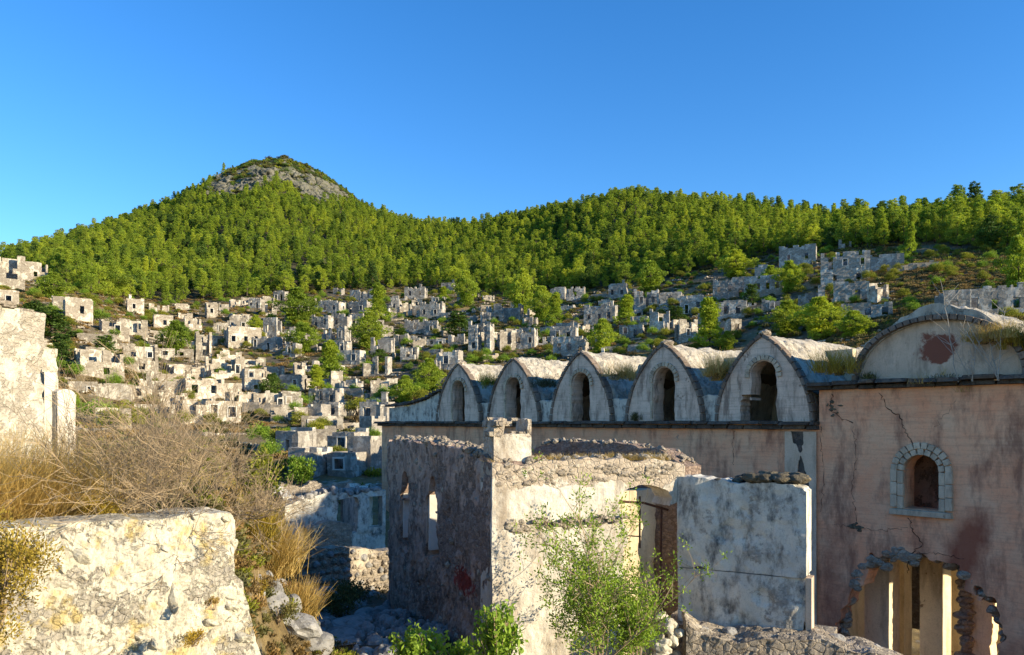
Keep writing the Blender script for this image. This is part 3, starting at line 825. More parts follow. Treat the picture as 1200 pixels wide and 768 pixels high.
n = 5200
Yt = np.sqrt(rng.uniform(7.5 ** 2, 58 ** 2, n)); Xt = -rng.uniform(.26, .74, n) * Yt - .6
kt = (np.abs(Xt / Yt + .64) > .06) | (Yt > 16) | (Yt < 10)
Xt, Yt = Xt[kt], Yt[kt]; n = len(Xt)
scatter("terrace_scrub", np.column_stack([Xt, Yt, zt(Xt, Yt) - .03]), rng.uniform(.14, .42, n) * np.clip(Yt / 18, .7, 1.7), rng.uniform(0, 6.28, n), rng.choice([2, 3, 3, 0, 4], n), SCR,
        "dry golden scrub covering the terrace and slope behind the retaining wall")
n = 5200
ux = rng.uniform(.40, .70, n); Yt = rng.uniform(84, 175, n); Xt = ux * Yt
kt = forest_mask(Xt, Yt) < 6; Xt, Yt = Xt[kt], Yt[kt]; n = len(Xt)
scatter("brown_hillside_scrub", np.column_stack([Xt, Yt, zt(Xt, Yt) - .05]), rng.uniform(.5, 1.35, n), rng.uniform(0, 6.28, n), rng.choice([2, 3, 3, 2, 0, 4], n, p=[.26, .22, .2, .16, .12, .04]), SCR,
        "brown and tan tussocky scrub on the open slope at the right")
# ------------------------------------------------------------------ the ruined town
# x0, x1, y top, y base in the photograph; yaw of the front (degrees, + turned to the right); windows per storey; storeys; raggedness; label
HS = [
 (0, 27, 303, 339, 36, 1, 1, .5, "pale ruined house on the left skyline with a small square window beside the pines"),
 (27, 54, 310, 331, 36, 1, 1, .6, "smaller broken stone house adjoining the skyline house above the left pines"),
 (-6, 20, 341, 359, 34, 1, 1, .1, "low white house below the skyline ruin at the far left edge"),
 (76, 107, 349, 376, 38, 1, 1, .2, "tall narrow ruin with broken posts on top standing among the left pines"),
 (62, 78, 349, 366, 34, 0, 1, .8, "roofless wall fragment leaning beside the tall ruin among the left pines"),
 (118, 150, 374, 396, 38, 1, 1, .3, "grey stone house with pale corner below the pine-shaded ruin on the left"),
 (148, 172, 378, 396, 30, 1, 1, .7, "crumbling pale house front joined to the grey house left of the slope"),
 (149, 168, 350, 368, 32, 1, 1, .1, "small house tucked under the edge of the forest with a dark doorway"),
 (93, 135, 393, 406, 20, 0, 1, .4, "long low white wall of a ruined house behind dark bushes on the left"),
 (90, 143, 412, 444, 42, 2, 2, .6, "two-storey roofless ruin with dark left side, tall gaps and a dark door"),
 (145, 184, 409, 438, 30, 2, 2, .8, "broken pale ruin with collapsed upper corner right of the two-storey ruin"),
 (79, 157, 449, 466, 18, 1, 1, .1, "long low whitewashed house with a black ragged breach in its front"),
 (157, 176, 452, 470, 12, 1, 1, .1, "small grey box-like house front between two long white houses"),
 (165, 211, 444, 463, 26, 1, 1, .1, "long white house with one small arched window on the left slope"),
 (115, 152, 481, 506, 24, 2, 1, .3, "low stone house with two square windows behind the dead brush"),
 (160, 204, 473, 498, 20, 0, 1, .4, "rubble stone house wall just left of the large three-window house"),
 (202, 281, 469, 499, 42, 3, 1, .1, "large pale stone house with black left side and three windows above the dry slope"),
 (211, 263, 443, 470, 40, 2, 1, .1, "white house with two square black windows and bushes on its top"),
 (196, 246, 427, 444, 44, 1, 1, .3, "low house with long dark stone side above the two-window white house"),
 (241, 285, 419, 446, 40, 3, 1, .4, "cream house with three dark windows and a ragged right end on the slope"),
 (284, 315, 433, 461, 30, 2, 2, .3, "square two-storey cream ruin beside a dark green tree"),
 (265, 299, 460, 479, 36, 2, 1, .1, "low white house with dark left side right of the large three-window house"),
 (296, 331, 461, 480, 24, 2, 1, .4, "white ruin with a dark pointed gable shape and two narrow openings"),
 (182, 204, 408, 421, 24, 1, 1, .2, "long low white wall ruin above green bushes on the middle left slope"),
 (204, 226, 410, 421, 24, 1, 1, .6, "broken extension of the long low white wall above green bushes"),
 (229, 248, 392, 422, 28, 1, 2, .9, "tall spiky white ruin of upright wall stubs on the left slope"),
 (180, 202, 369, 387, 30, 1, 1, .2, "small house with bright corner just below the forest on the left slope"),
 (216, 236, 373, 388, 30, 1, 1, .8, "white wall stubs of a collapsed house near the forest edge"),
 (241, 255, 355, 373, 34, 1, 1, .3, "tiny white house front surrounded by pine crowns"),
 (250, 267, 379, 393, 14, 1, 1, .5, "shaded grey house below the tiny white house among pines"),
 (267, 294, 371, 387, 8, 2, 1, .5, "dark fronted house with two windows and pale chimney stub"),
 (263, 305, 385, 409, 34, 3, 1, .7, "wide pale ruin with a row of jagged window gaps on its upper edge"),
 (290, 331, 394, 412, -14, 2, 1, .1, "long shaded stone house with a bright sunlit right end"),
 (292, 309, 350, 362, -16, 2, 1, .3, "small blue-grey house at the forest edge with two pale windows"),
 (307, 324, 355, 370, 20, 1, 1, .6, "small white broken house right of the blue-grey forest-edge house"),
 (321, 337, 341, 352, -18, 2, 1, .1, "grey hut beneath the pines at the top of the town"),
 (310, 329, 374, 396, -18, 2, 1, .4, "shaded two-window ruin left of three white posts"),
 (327, 345, 383, 395, -10, 1, 1, .9, "three upright white wall posts of a vanished house"),
 (330, 358, 440, 458, -20, 2, 1, .2, "grey house with flat top left of the two round green pines"),
 (344, 357, 426, 442, 24, 1, 1, .7, "narrow sunlit gable fragment above the flat-topped grey house"),
 (311, 354, 460, 480, 20, 4, 1, .4, "white arcaded ruin with a row of tall openings in mid town"),
 (317, 360, 477, 496, 20, 1, 1, .3, "pale terrace house with a dark arched void below the white arcade"),
 (363, 402, 455, 476, -22, 3, 1, .1, "shaded house with three white-rimmed windows and a bright left block"),
 (362, 384, 474, 495, -20, 2, 1, .2, "small shaded house with two pale openings under the white-rimmed windows"),
 (383, 403, 474, 492, -16, 1, 1, .9, "cluster of sunlit wall posts right of the small shaded house"),
 (386, 401, 438, 456, 22, 1, 1, .6, "sunlit pinkish ruin right of the two round green pines"),
 (400, 424, 445, 461, -22, 2, 1, .3, "bluish house with two pale windows behind light green bushes"),
 (354, 402, 489, 508, 14, 2, 1, .2, "sunlit low house with parapet and chimney stubs at the foot of the town"),
 (366, 405, 353, 368, -22, 3, 1, .2, "shaded house with tan sunlit end wall just below the forest"),
 (391, 403, 337, 346, -20, 2, 1, .2, "tiny dark house under the pines above the tan-ended house"),
 (410, 443, 339, 354, -22, 3, 1, .3, "long grey house of three windows right under the pines"),
 (406, 436, 353, 368, -24, 2, 1, .2, "grey house with bright white end wall below the three-window forest house"),
 (366, 390, 369, 386, -22, 2, 1, .3, "shaded house with two tall narrow windows in the middle of the town"),
 (386, 412, 368, 386, -22, 1, 1, .3, "blue-grey house with a white block over a dark doorway"),
 (409, 430, 368, 385, -22, 1, 1, .2, "plain grey house front left of the tall bright pine"),
 (376, 411, 384, 402, -22, 3, 1, .5, "wide shaded ruin with two white openings under the tall-windowed house"),
 (380, 412, 399, 417, -22, 3, 1, .3, "shaded house with three lit windows behind the bright round pine"),
 (395, 428, 411, 428, -20, 2, 1, .3, "long shaded house with pale roof edge right of the bright round pine"),
 (333, 352, 404, 419, -20, 1, 1, .7, "dark ruin with a leaning white stub above the mid-town pines"),
 (425, 441, 426, 441, 16, 0, 1, .1, "small square white block house right of mid-town bushes"),
 (433, 458, 420, 441, -18, 2, 1, .8, "ruin with bright top corner and framed dark openings left of the church vaults"),
 (435, 462, 398, 417, -18, 1, 1, .9, "long ruin with two tall white posts beyond the mid-town pines"),
 (423, 461, 471, 503, -14, 2, 1, .1, "beige flat-topped house with two dark openings left of the church roof end"),
 (427, 446, 488, 517, -30, 0, 1, .05, "plain blue-grey wall block beside the left end of the church"),
 (330, 364, 504, 534, -26, 3, 1, .05, "blue-shaded house with three white-framed windows at the bottom of the town"),
 (346, 382, 526, 560, -22, 0, 1, .2, "low blue-grey house with broken pale right corner behind the leafy shrub"),
 (359, 394, 503, 524, 12, 0, 1, .1, "sunlit plain wall block above the low green bush"),
 (388, 428, 506, 534, -24, 1, 1, .2, "blue-shaded house standing behind the low green bush near the church"),
 (391, 427, 531, 560, -22, 1, 1, .2, "blue house front with an open dark doorway beside the church corner"),
 (421, 446, 514, 556, -20, 1, 1, .3, "stone house end with one white window right against the church corner"),
 (474, 501, 336, 351, -12, 2, 1, .15, "stone house with two dark windows alone under the pines at top of town"),
 (517, 534, 331, 342, -18, 1, 1, .1, "small dim house deep in pine shade near the top of the town"),
 (492, 522, 354, 375, -20, 2, 1, .2, "shaded house with one white window and a slanting bright right edge"),
 (479, 494, 358, 372, -16, 1, 1, .7, "broken annex left of the house with one white window"),
 (456, 470, 351, 366, -10, 1, 1, .9, "bright forked wall stub between mid-town pines"),
 (466, 478, 355, 366, 26, 0, 1, .5, "small white sunlit wall block right of the forked stub"),
 (474, 501, 373, 392, -18, 1, 1, .3, "ruin with a tall white chimney post at its left end"),
 (498, 516, 376, 393, -22, 1, 1, .3, "dark stone house behind the dark spreading tree"),
 (549, 579, 380, 414, -22, 3, 2, .7, "two-storey shaded ruin with five small lit openings above the first church vault"),
 (511, 542, 411, 434, -20, 1, 1, .2, "shaded house with one oval white window close above the first church vault"),
 (569, 614, 358, 379, -20, 4, 1, .6, "wide blue-grey ruin in two steps with a thin white chimney under the pines"),
 (563, 580, 366, 381, -16, 1, 1, .8, "broken house end with a bright top corner left of the wide stepped ruin"),
 (583, 604, 389, 411, 14, 1, 1, .6, "beige broken house front with a round bush on its top"),
 (601, 630, 386, 410, -22, 2, 1, .3, "blue-grey house with two slim windows right of the bush-topped beige ruin"),
 (640, 652, 374, 386, 18, 0, 1, .2, "small bright white block above the second church vault"),
 (644, 678, 382, 402, -22, 2, 1, .1, "blue house with one white-framed window above the third church vault"),
 (648, 690, 397, 418, -24, 3, 1, .5, "ruin with two tall dark openings directly above the third church vault"),
 (645, 664, 337, 352, -22, 1, 1, .1, "blue house with bright corner in a clearing under the pines"),
 (664, 686, 338, 352, -18, 1, 1, .8, "broken wall with a bright square tower end in the pine clearing"),
 (684, 724, 357, 382, -22, 3, 1, .1, "long blue-grey house split by a thin white post behind the conical pine"),
 (713, 736, 332, 352, -24, 2, 1, .1, "square blue house with two pale windows alone on the bare terrace"),
 (743, 772, 341, 362, -20, 2, 1, .9, "jagged ruin of white stubs beneath the pine on the bare terrace"),
 (770, 799, 344, 358, -18, 1, 1, .6, "low wall ruin with two white posts right of the jagged stubs"),
 (797, 825, 347, 367, -24, 2, 1, .2, "blue stone house with two framed windows left of the tall lone pine"),
 (762, 784, 365, 392, -28, 0, 1, .8, "isolated pointed gable wall on the dark slope above the fourth vault"),
 (791, 817, 378, 401, 10, 3, 1, .9, "row of white broken arches left of the tall lone pine"),
 (851, 867, 376, 393, 14, 1, 1, .9, "white two-pronged ruin right of the tall lone pine"),
 (726, 755, 381, 396, -22, 2, 1, .4, "dim low ruin in shade right of the conical pine"),
 (836, 874, 325, 350, -24, 3, 1, .1, "large blue house with a double window and a dark opening behind the lone pine"),
 (873, 918, 323, 347, -26, 4, 1, .2, "pale blue ruin with a line of four narrow windows below two bright trees"),
 (914, 956, 287, 312, -28, 2, 1, .1, "gable-ended blue house high on the slope against the forest"),
 (885, 900, 311, 327, -26, 0, 1, .3, "narrow grey house behind the two bright trees"),
 (842, 875, 353, 375, -22, 2, 1, .2, "low blue house with two arched white-rimmed windows right of the lone pine"),
 (963, 1017, 300, 334, -24, 3, 2, .7, "large ragged two-storey ruin with bright right end on the open hillside"),
 (1015, 1057, 298, 318, -26, 0, 1, .3, "ruined wall ending in a pale square tower on the open hillside"),
 (960, 1016, 333, 358, -24, 2, 1, .5, "long ruin with a bright broken gable above the wide round pines"),
 (1019, 1041, 333, 357, 16, 0, 1, .4, "square sunlit house stub beside the bright broken gable"),
 (987, 1043, 355, 377, -24, 3, 1, .1, "low blue house with white-rimmed windows below the broken gable"),
 (983, 997, 282, 293, -24, 0, 1, .6, "small grey wall fragment at the forest edge above the hillside ruins"),
 (1101, 1222, 336, 374, -20, 5, 1, .0, "long blue-grey building with a row of white-framed windows behind the church gable"),
 # small infill ruins seen between the larger ones
 (257, 268, 357, 366, 20, 0, 1, .8, "tiny bright rubble stub between pine crowns right of the tiny white house"),
 (283, 296, 349, 358, 22, 1, 1, .6, "two small bright wall bits under the forest edge in the left half of the town"),
 (345, 362, 356, 368, -16, 1, 1, .7, "small grey ruin at the left foot of the broad mid-town pine"),
 (356, 372, 424, 437, -18, 1, 1, .6, "small dark ruin left of the two round green pines"),
 (446, 462, 383, 397, 18, 0, 1, .6, "low white rubble house beside the big bright pine"),
 (462, 482, 393, 407, -20, 1, 1, .6, "small shaded ruin beneath the white chimney post ruin"),
 (470, 490, 408, 424, -16, 1, 1, .7, "small ruin on the terrace with the diagonal walls"),
 (499, 515, 424, 440, -18, 1, 1, .6, "small shaded ruin left of the oval-window house"),
 (526, 548, 392, 406, -22, 1, 1, .4, "dim stone house beneath the dark spreading tree"),
 (536, 552, 344, 358, -20, 1, 1, .7, "grey stub house between the pines right of the slanting bright edge"),
 (612, 630, 372, 384, -20, 1, 1, .5, "small grey house below the tall pines right of the wide stepped ruin"),
 (697, 715, 388, 402, -22, 1, 1, .6, "small blue ruin right of the conical pine base"),
 (818, 836, 366, 380, -22, 1, 1, .4, "low blue house behind the trunk of the lone pine"),
 (936, 962, 346, 364, -24, 1, 1, .6, "low grey ruin left of the bright broken gable"),
 (893, 915, 352, 366, -22, 1, 1, .6, "low rubble house on the dark slope left of the wide round pines"),
]
def house(x0, x1, yt, yb, yaw, nwin, stor, rag, label, lo=44):
    hp = hit((x0 + x1) / 2, yb, lo)
    D = hp.y
    Wp = (x1 - x0) / F * D
    H = (yb - yt) / F * D
    phi = math.atan2(hp.x, hp.y)
    rag = min(1.0, rag * 1.25 + .12) if rag > .01 else 0.0
    if yaw < -15: yaw += 3
    a = R(yaw)
    rel = a + phi             # angle between the front normal and the sight line
    r = 0.6 if yaw > 0 else 0.42
    w = Wp / (math.cos(phi)) / (abs(math.cos(rel)) + r * abs(math.sin(rel))) * math.cos(phi)
    d = max(2.5, r * w)
    front_n = np.array([math.sin(a), -math.cos(a), 0.]); ux = np.array([math.cos(a), math.sin(a), 0.])
    view = np.array([math.sin(phi), math.cos(phi), 0.])
    # centre of the box set so that the near corner sits on the ground point
    c = np.array([hp.x, hp.y, 0]) + view * (abs(w / 2 * math.sin(rel)) * .6 + abs(d / 2 * math.cos(rel)))
    t = thing("ruined_house", label, "ruined house", (c[0], c[1], hp.z), a, "ruined houses of the abandoned town")
    mat = M['town_shaded'] if (yaw < 0) else M['town']  # houses turned from the sun take a darker, shaded copy of the wall
    rs = random.Random(int(x0 * 7 + yt))
    seed = rs.random() * 100
    th = 0.5
    z0 = -2.2
    def top(base, rg, sd):
        def f(u):
            n = float(n1(np.array([u]), .55, 3, sd)[0]); q = math.floor((n * 1.6 + .1) / .25) * .25
            return max(0.6, base + (min(0.15, q * 2.0) * rg * H * (0.55 + .35 * (rg > .5)) if rg > .15 else (n * .25)))
        return f
    # openings
    ops = []; sur = []
    sh = H / stor
    for s in range(stor):
        n = nwin if s == stor - 1 or nwin <= 1 else max(1, nwin - 1)
        for k in range(n):
            ww = min(0.85, w / (n * 2.1)) * rs.uniform(.8, 1.15)
            wh = min(1.45, sh * .45) * rs.uniform(.8, 1.15)
            uc = w * (k + .5 + rs.uniform(-.12, .12)) / n
            zb = s * sh + sh * .34
            if s == 0 and n > 1 and k == rs.randrange(n) and rs.random() < .5:
                zb = 0.0; wh = min(2.0, sh * .62)
            if uc - ww / 2 > .4 and uc + ww / 2 < w - .4:
                o = (uc - ww / 2, uc + ww / 2, zb, zb + wh)
                ops.append(o); sur.append(o)
    def wallpart(O, U, N, L, tf, ops, m=mat):
        mb = MB(); coarse_wall(mb, O, U, N, L, tf, th, ops, z0, 0.7 if D > 160 else .55, .03 + .03 * rag)
        return mb.build("wall", m, t)
    hw, hd = w / 2, d / 2
    wallpart((-hw, -hd, 0), (1, 0, 0), (0, -1, 0), w, top(H, rag, seed), ops)
    sops = [(d * .42, d * .42 + .8, H * .4, H * .4 + 1.1)] if rs.random() < .5 and d > 3 and H > 2.2 else []
    wallpart((hw, -hd + th * .99, 0), (0, 1, 0), (1, 0, 0), d - th, top(H * rs.uniform(.92, 1.0), rag, seed + 3), sops)
    wallpart((-hw, hd, 0), (0, -1, 0), (-1, 0, 0), d - th * .99, top(H * rs.uniform(.92, 1.03), rag, seed + 5), [])
    wallpart((hw - .003, hd + .004, 0), (-1, 0, 0), (0, 1, 0), w - .01, top(H * rs.uniform(.9, 1.08), rag * .8, seed + 8), [])
    if w > 7 and rs.random() < .7:
        u = w * rs.uniform(.35, .65)
        wallpart((-hw + u, -hd + th, 0), (0, 1, 0), (1, 0, 0), d - 2 * th, top(H * rs.uniform(.6, 1.1), max(.5, rag), seed + 11), [])
    # plaster surround of each window opening that can be told apart
    for (a0, a1, b0, b1) in sur:
        if (a1 - a0) / D * F < 3.0 or rs.random() < .55: continue
        mb = MB(); e = .12; y = -hd - .05
        if top(H, rag, seed)((a0 + a1) / 2) < b1 + .1: continue
        for (cx, cz, hx, hz) in ((a0 - e / 2, (b0 + b1) / 2, e / 2, (b1 - b0) / 2), (a1 + e / 2, (b0 + b1) / 2, e / 2, (b1 - b0) / 2),
                                 ((a0 + a1) / 2, b1 + e / 2, (a1 - a0) / 2 + e, e / 2), ((a0 + a1) / 2, b0 - e / 3, (a1 - a0) / 2 + e * 1.2, e / 3)):
            mb.box((-hw + cx, y, cz), (hx, .055, hz), .012)
        mb.build("window_surround", M['surround'], t)
    if rag < .35 and rs.random() < .55 and H > 2:
        mb = MB(); u = rs.choice([-1, 1]) * hw * rs.uniform(.3, .85)
        mb.box((u, hd - .45, H + .45), (.32, .3, .75), .04); mb.box((u, hd - .45, H + 1.24), (.4, .38, .07), .02)
        mb.build("chimney", mat, t)
    if nwin == 0 and stor == 1 and rag < .12: pass
    return t
for h in HS:
    house(*h)
# more ruins packed between the ones listed above
def short(lab):
    w_ = lab.split()
    for q, x in enumerate(w_):
        if q > 1 and x in ('with', 'beside', 'below', 'above', 'under', 'behind', 'on', 'in', 'at', 'among', 'of', 'right', 'left', 'just', 'joined', 'between', 'close', 'near', 'against', 'seen', 'surrounded', 'standing', 'deep', 'alone', 'directly', 'beneath', 'ending', 'split', 'from', 'leaning', 'tucked', 'stepping', 'adjoining', 'over', 'to'):
            return None if q < 3 else ' '.join(w_[:q])
    return ' '.join(w_[:6])
occ = [((h[0] + h[1]) / 2, h[3], h[1] - h[0]) for h in HS]
names = [(short(h[8]), (h[0] + h[1]) / 2, h[3]) for h in HS]
cnt = {}
for n_, _, _ in names: cnt[n_] = cnt.get(n_, 0) + 1
names = [x for x in names if x[0] and cnt[x[0]] == 1]
rq = random.Random(5); used = set(); made = 0
for _ in range(9000):
    if made >= 85: break
    px_ = rq.uniform(60, 880); py_ = rq.uniform(352, 510 if px_ < 460 else 420)
    lim = np.interp(px_, FPX, FPY) + 6
    if py_ < lim or (px_ > 640 and rq.random() < .55) or (px_ < 150 and py_ < 400): continue
    if px_ > 455 and py_ > 420: continue
    if px_ < 330 and py_ > 478: continue
    sc_ = np.interp(py_, [340, 500], [.85, 1.7]); w_ = rq.uniform(13, 25) * sc_
    if any(abs(px_ - a) < (w_ + c_) * .40 and abs(py_ - b_) < 9 * sc_ for a, b_, c_ in occ): continue
    best = min(names, key=lambda q: (q[1] - px_) ** 2 + 2 * (q[2] - py_) ** 2)
    dx, dy = px_ - best[1], py_ - best[2]
    rel_ = ('right of' if dx > 0 else 'left of') if abs(dx) > abs(dy) * 1.6 else ('downhill from' if dy > 0 else 'uphill from')
    tone = 'pale' if px_ < 330 else 'grey'
    lab = tone + ' broken ruin just ' + rel_ + ' the ' + best[0]
    if lab in used or len(lab.split()) > 16: continue
    used.add(lab); occ.append((px_, py_, w_)); made += 1
    house(px_ - w_ / 2, px_ + w_ / 2, py_ - rq.uniform(6, 10.5) * sc_, py_, rq.uniform(24, 42) if px_ < 330 else rq.choice([-24, -18, -12, 12, 30]), rq.randrange(0, 4), 1, rq.uniform(.3, .9), lab)
print('infill', made)

# long terrace and garden walls
TW = [(274, 318, 402, 412, "dark stone retaining wall under the wide jagged ruin"), (462, 482, 424, 411, "diagonal sunlit garden wall left on the mid-town terrace"),
      (484, 520, 408, 402, "straight rubble wall along the bare patch in mid town"), (566, 584, 424, 418, "pale slanting wall just above the first church vault"),
      (338, 372, 402, 396, "low rubble terrace wall below the white wall posts"), (618, 646, 392, 388, "low terrace wall right of the blue-grey two-window house"),
      (736, 800, 362, 360, "long low terrace wall on the bare slope above the fourth vault"), (690, 745, 352, 348, "faint terrace wall running under the square blue house"),
      (870, 962, 354, 346, "dry stone wall crossing the dark slope above the fifth vault"), (446, 476, 372, 369, "low white-topped terrace wall left of the white chimney post ruin"),
      (330, 366, 472, 470, "rubble terrace wall right of the white arcade"), (404, 424, 466, 470, "short garden wall left of the beige flat-topped house"),
      (214, 262, 398, 404, "rubble wall on the slope behind the tall spiky ruin"), (184, 232, 446, 440, "terrace wall above the white two-window house"),
      (120, 176, 408, 405, "pale garden wall crossing the dry slope on the left"), (1040, 1100, 322, 318, "half-buried dry stone wall in the brown scrub on the right hillside"),
      (284, 330, 484, 488, "broken field wall below the low white houses"), (820, 850, 392, 388, "short terrace wall behind the tall lone pine")]
for (x0, x1, y0, y1, lab) in TW:
    p = hit(x0, y0); q = hit(x1, y1)
    q = Vector(((x1 - 600) / F * p.y * .6 + q.x * .4, p.y * .6 + q.y * .4, 0)); q.z = float(zt(q.x, q.y))
    L = (Vector((q.x, q.y, 0)) - Vector((p.x, p.y, 0))).length
    U = np.array([q.x - p.x, q.y - p.y, 0]) / L; N = np.array([U[1], -U[0], 0])
    zs = [float(zt(p.x + U[0] * s, p.y + U[1] * s)) for s in np.linspace(0, L, 12)]
    sd = rng.random() * 50
    mb = MB()
    coarse_wall(mb, (0, 0, -2.5), U, N, L, lambda u: 2.5 + float(np.interp(u, np.linspace(0, L, 12), zs)) - p.z + 1.25 + float(n1(np.array([u]), .5, 3, sd)[0]) * .9, .6, (), 0, .8, .07)
    o = mb.build("terrace_wall", M['rubble'])
    o.location = p
    tag(o, lab, "terrace wall", kind="thing")

# trees standing singly in the town: foot of the tree in the photograph, its width and height there
TT = [
 (705, 414, 34, 44, 'P', "round-topped bright pine directly above the gap between third and fourth vault"),
 (832, 408, 38, 62, 'C', "tallest lone conical pine, standing above the fourth and fifth vault"),
 (733, 380, 28, 38, 'C', "small conical yellow-green pine on the bare terrace right of centre"),
 (762, 341, 34, 38, 'P', "broad bright pine above the jagged white stubs"),
 (923, 392, 46, 44, 'P', "left crown of the wide round pines behind the fifth vault"),
 (962, 394, 52, 50, 'P', "middle and highest crown of the wide round pines behind the fifth vault"),
 (1002, 394, 42, 34, 'P', "right crown of the wide round pines behind the fifth vault"),
 (1066, 300, 18, 42, 'C', "slim cone-shaped pine at the forest edge on the right hillside"),
 (862, 324, 40, 34, 'P', "spreading bright pine left of the gabled hillside house"),
 (903, 340, 24, 32, 'P', "left of two bright trees beside the four-window ruin"),
 (925, 342, 30, 40, 'P', "right of two bright trees beside the four-window ruin"),
 (881, 356, 26, 26, 'D', "dark rounded bush-like tree below the four-window ruin"),
 (650, 384, 24, 44, 'C', "narrow pine in front of the wide stepped ruin's right end"),
 (612, 368, 36, 56, 'P', "tall bushy pine at the forest edge above the second vault"),
 (636, 376, 34, 44, 'P', "dense pine between the wide stepped ruin and the clearing"),
 (547, 358, 28, 44, 'P', "bright upright pine behind the slanting-edge house"),
 (519, 351, 14, 18, 'C', "very small bright pine below the dim shaded house"),
 (432, 408, 40, 46, 'P', "full round pine beside the long shaded houses in mid town"),
 (444, 377, 28, 48, 'C', "tall bright pointed pine above the full round mid-town pine"),
 (350, 380, 46, 46, 'P', "broad leaning yellow-green pine near the forest in mid town"),
 (356, 413, 36, 38, 'P', "rounded pine just below the broad leaning pine"),
 (387, 446, 34, 50, 'C', "taller of the two joined round green pines in mid town"),
 (372, 458, 24, 34, 'C', "smaller lower pine joined to the round green pine in mid town"),
 (420, 486, 46, 32, 'G', "light green leafy tree behind the beige flat-topped house"),
 (450, 470, 34, 28, 'G', "pale green leafy tree left of the first church vault"),
 (474, 470, 30, 34, 'P', "olive pine close to the left end of the church roof"),
 (502, 458, 34, 42, 'P', "bright spreading pine behind the lean-to roof left of the first vault"),
 (538, 394, 46, 30, 'D', "dark wide-spreading tree in the middle of the town"),
 (205, 416, 34, 44, 'P', "upright green pine left of the tall spiky ruin"),
 (60, 398, 66, 38, 'D', "large dark pine spreading behind the old stone wall on the left"),
 (38, 380, 50, 30, 'D', "dark pine crown left of the large spreading dark pine"),
 (62, 350, 36, 34, 'P', "green pine below the skyline house on the left"),
 (128, 346, 40, 40, 'P', "broad pine shading the small house under the left forest edge"),
 (72, 428, 36, 40, 'D', "dark leaning pine immediately right of the old stone wall"),
 (116, 378, 34, 26, 'G', "olive bush tree below the tall narrow ruin"),
 (122, 418, 40, 28, 'D', "dark green leafy tree above the two-storey roofless ruin"),
 (88, 442, 30, 28, 'G', "yellow-green bush left of the two-storey roofless ruin"),
 (190, 442, 22, 16, 'G', "small yellow-green bush above the long white house"),
 (224, 452, 22, 14, 'D', "dark bush at the left corner of the two-window white house"),
 (246, 448, 22, 14, 'G', "bright bush growing over the two-window white house"),
 (318, 462, 28, 28, 'D', "dark green tree right of the square two-storey cream ruin"),
 (300, 388, 18, 22, 'P', "small bright pine right of the wide jagged ruin"),
 (326, 494, 22, 16, 'G', "yellow-green bush in front of the pale terrace house"),
 (597, 389, 20, 13, 'G', "round yellow-green bush on top of the beige broken house"),
 (660, 404, 20, 18, 'G', "small green bush against the blue house above the third vault"),
 (628, 402, 22, 24, 'D', "grey-green shrub between two blue houses above the second vault"),
 (623, 416, 18, 14, 'G', "small leafy plant just above the second church vault"),
 (793, 376, 30, 20, 'D', "dark shrub on the shaded slope left of the lone pine"),
 (853, 408, 20, 24, 'P', "small bright pine at the right foot of the lone conical pine"),
 (1152, 330, 20, 22, 'G', "round yellow shrub in the brown scrub on the right hillside"),
 (1158, 340, 18, 20, 'G', "pale green shrub below the round yellow shrub on the right hillside"),
 (1194, 342, 40, 70, 'P', "big dark-footed pine at the right edge above the long building"),
 (446, 424, 26, 18, 'D', "dark green bush in front of the long ruin with white posts"),
 (468, 402, 30, 20, 'D', "brown-green bushes right of the full round mid-town pine"),
 (212, 398, 22, 24, 'D', "dark small tree left above the spiky ruin"),
 (395, 532, 34, 20, 'G', "low bright green bush sitting on the blue-shaded houses near the church"),
 (560, 424, 16, 12, 'G', "tiny bright bush right of the five-opening ruin"),
]
def leafy_meshes(i, mat, H=4.0, Rm=2.4, K=46, per=70, lf=.2):
    mb = MB(); CV = []; CF = []; CS = []; n = 0
    for k in range(5):
        a = k * 1.3 + i; e = np.array([math.cos(a) * Rm * .5, math.sin(a) * Rm * .5, H * .75])
        mb.tube(np.array([[0, 0, 0], e * [.35, .35, .45], e]), [0.10, 0.06, .02], 5)
    for k in range(K):
        d = unit(1)[0]; d[2] = abs(d[2]) * 1.1 - .15
        c = d * np.array([Rm, Rm, H * .5]) * rng.uniform(.35, .85) + [0, 0, H * .45]
        cr = Rm * rng.uniform(.2, .36)
        dd = unit(per)
        pos = c + dd * cr * rng.uniform(.5, 1.05, (per, 1)) * [1, 1, .8]
        pos[:, 2] = np.maximum(pos[:, 2], .05)
        sh = np.clip(rng.random() * .6 + rng.normal(.1, .18, per) + .2 * dd[:, 2], 0, 1)
        V, Fq, S = leaf_quads(pos, dd + rng.normal(0, .6, (per, 3)) + [0, 0, .2], lf * rng.uniform(.7, 1.3, per), lf * .5, sh)
        CV.append(V); CF.append(Fq + n); CS.append(S); n += len(V)
    return mb.mesh("leafy_trunk_%d" % i, M['bark']), mesh_np("leafy_crown_%d" % i, np.concatenate(CV), [np.concatenate(CF)], M[mat], False, {"shade": np.concatenate(CS)})
LEAFY = [leafy_meshes(0, 'green'), leafy_meshes(1, 'yellowgreen')]
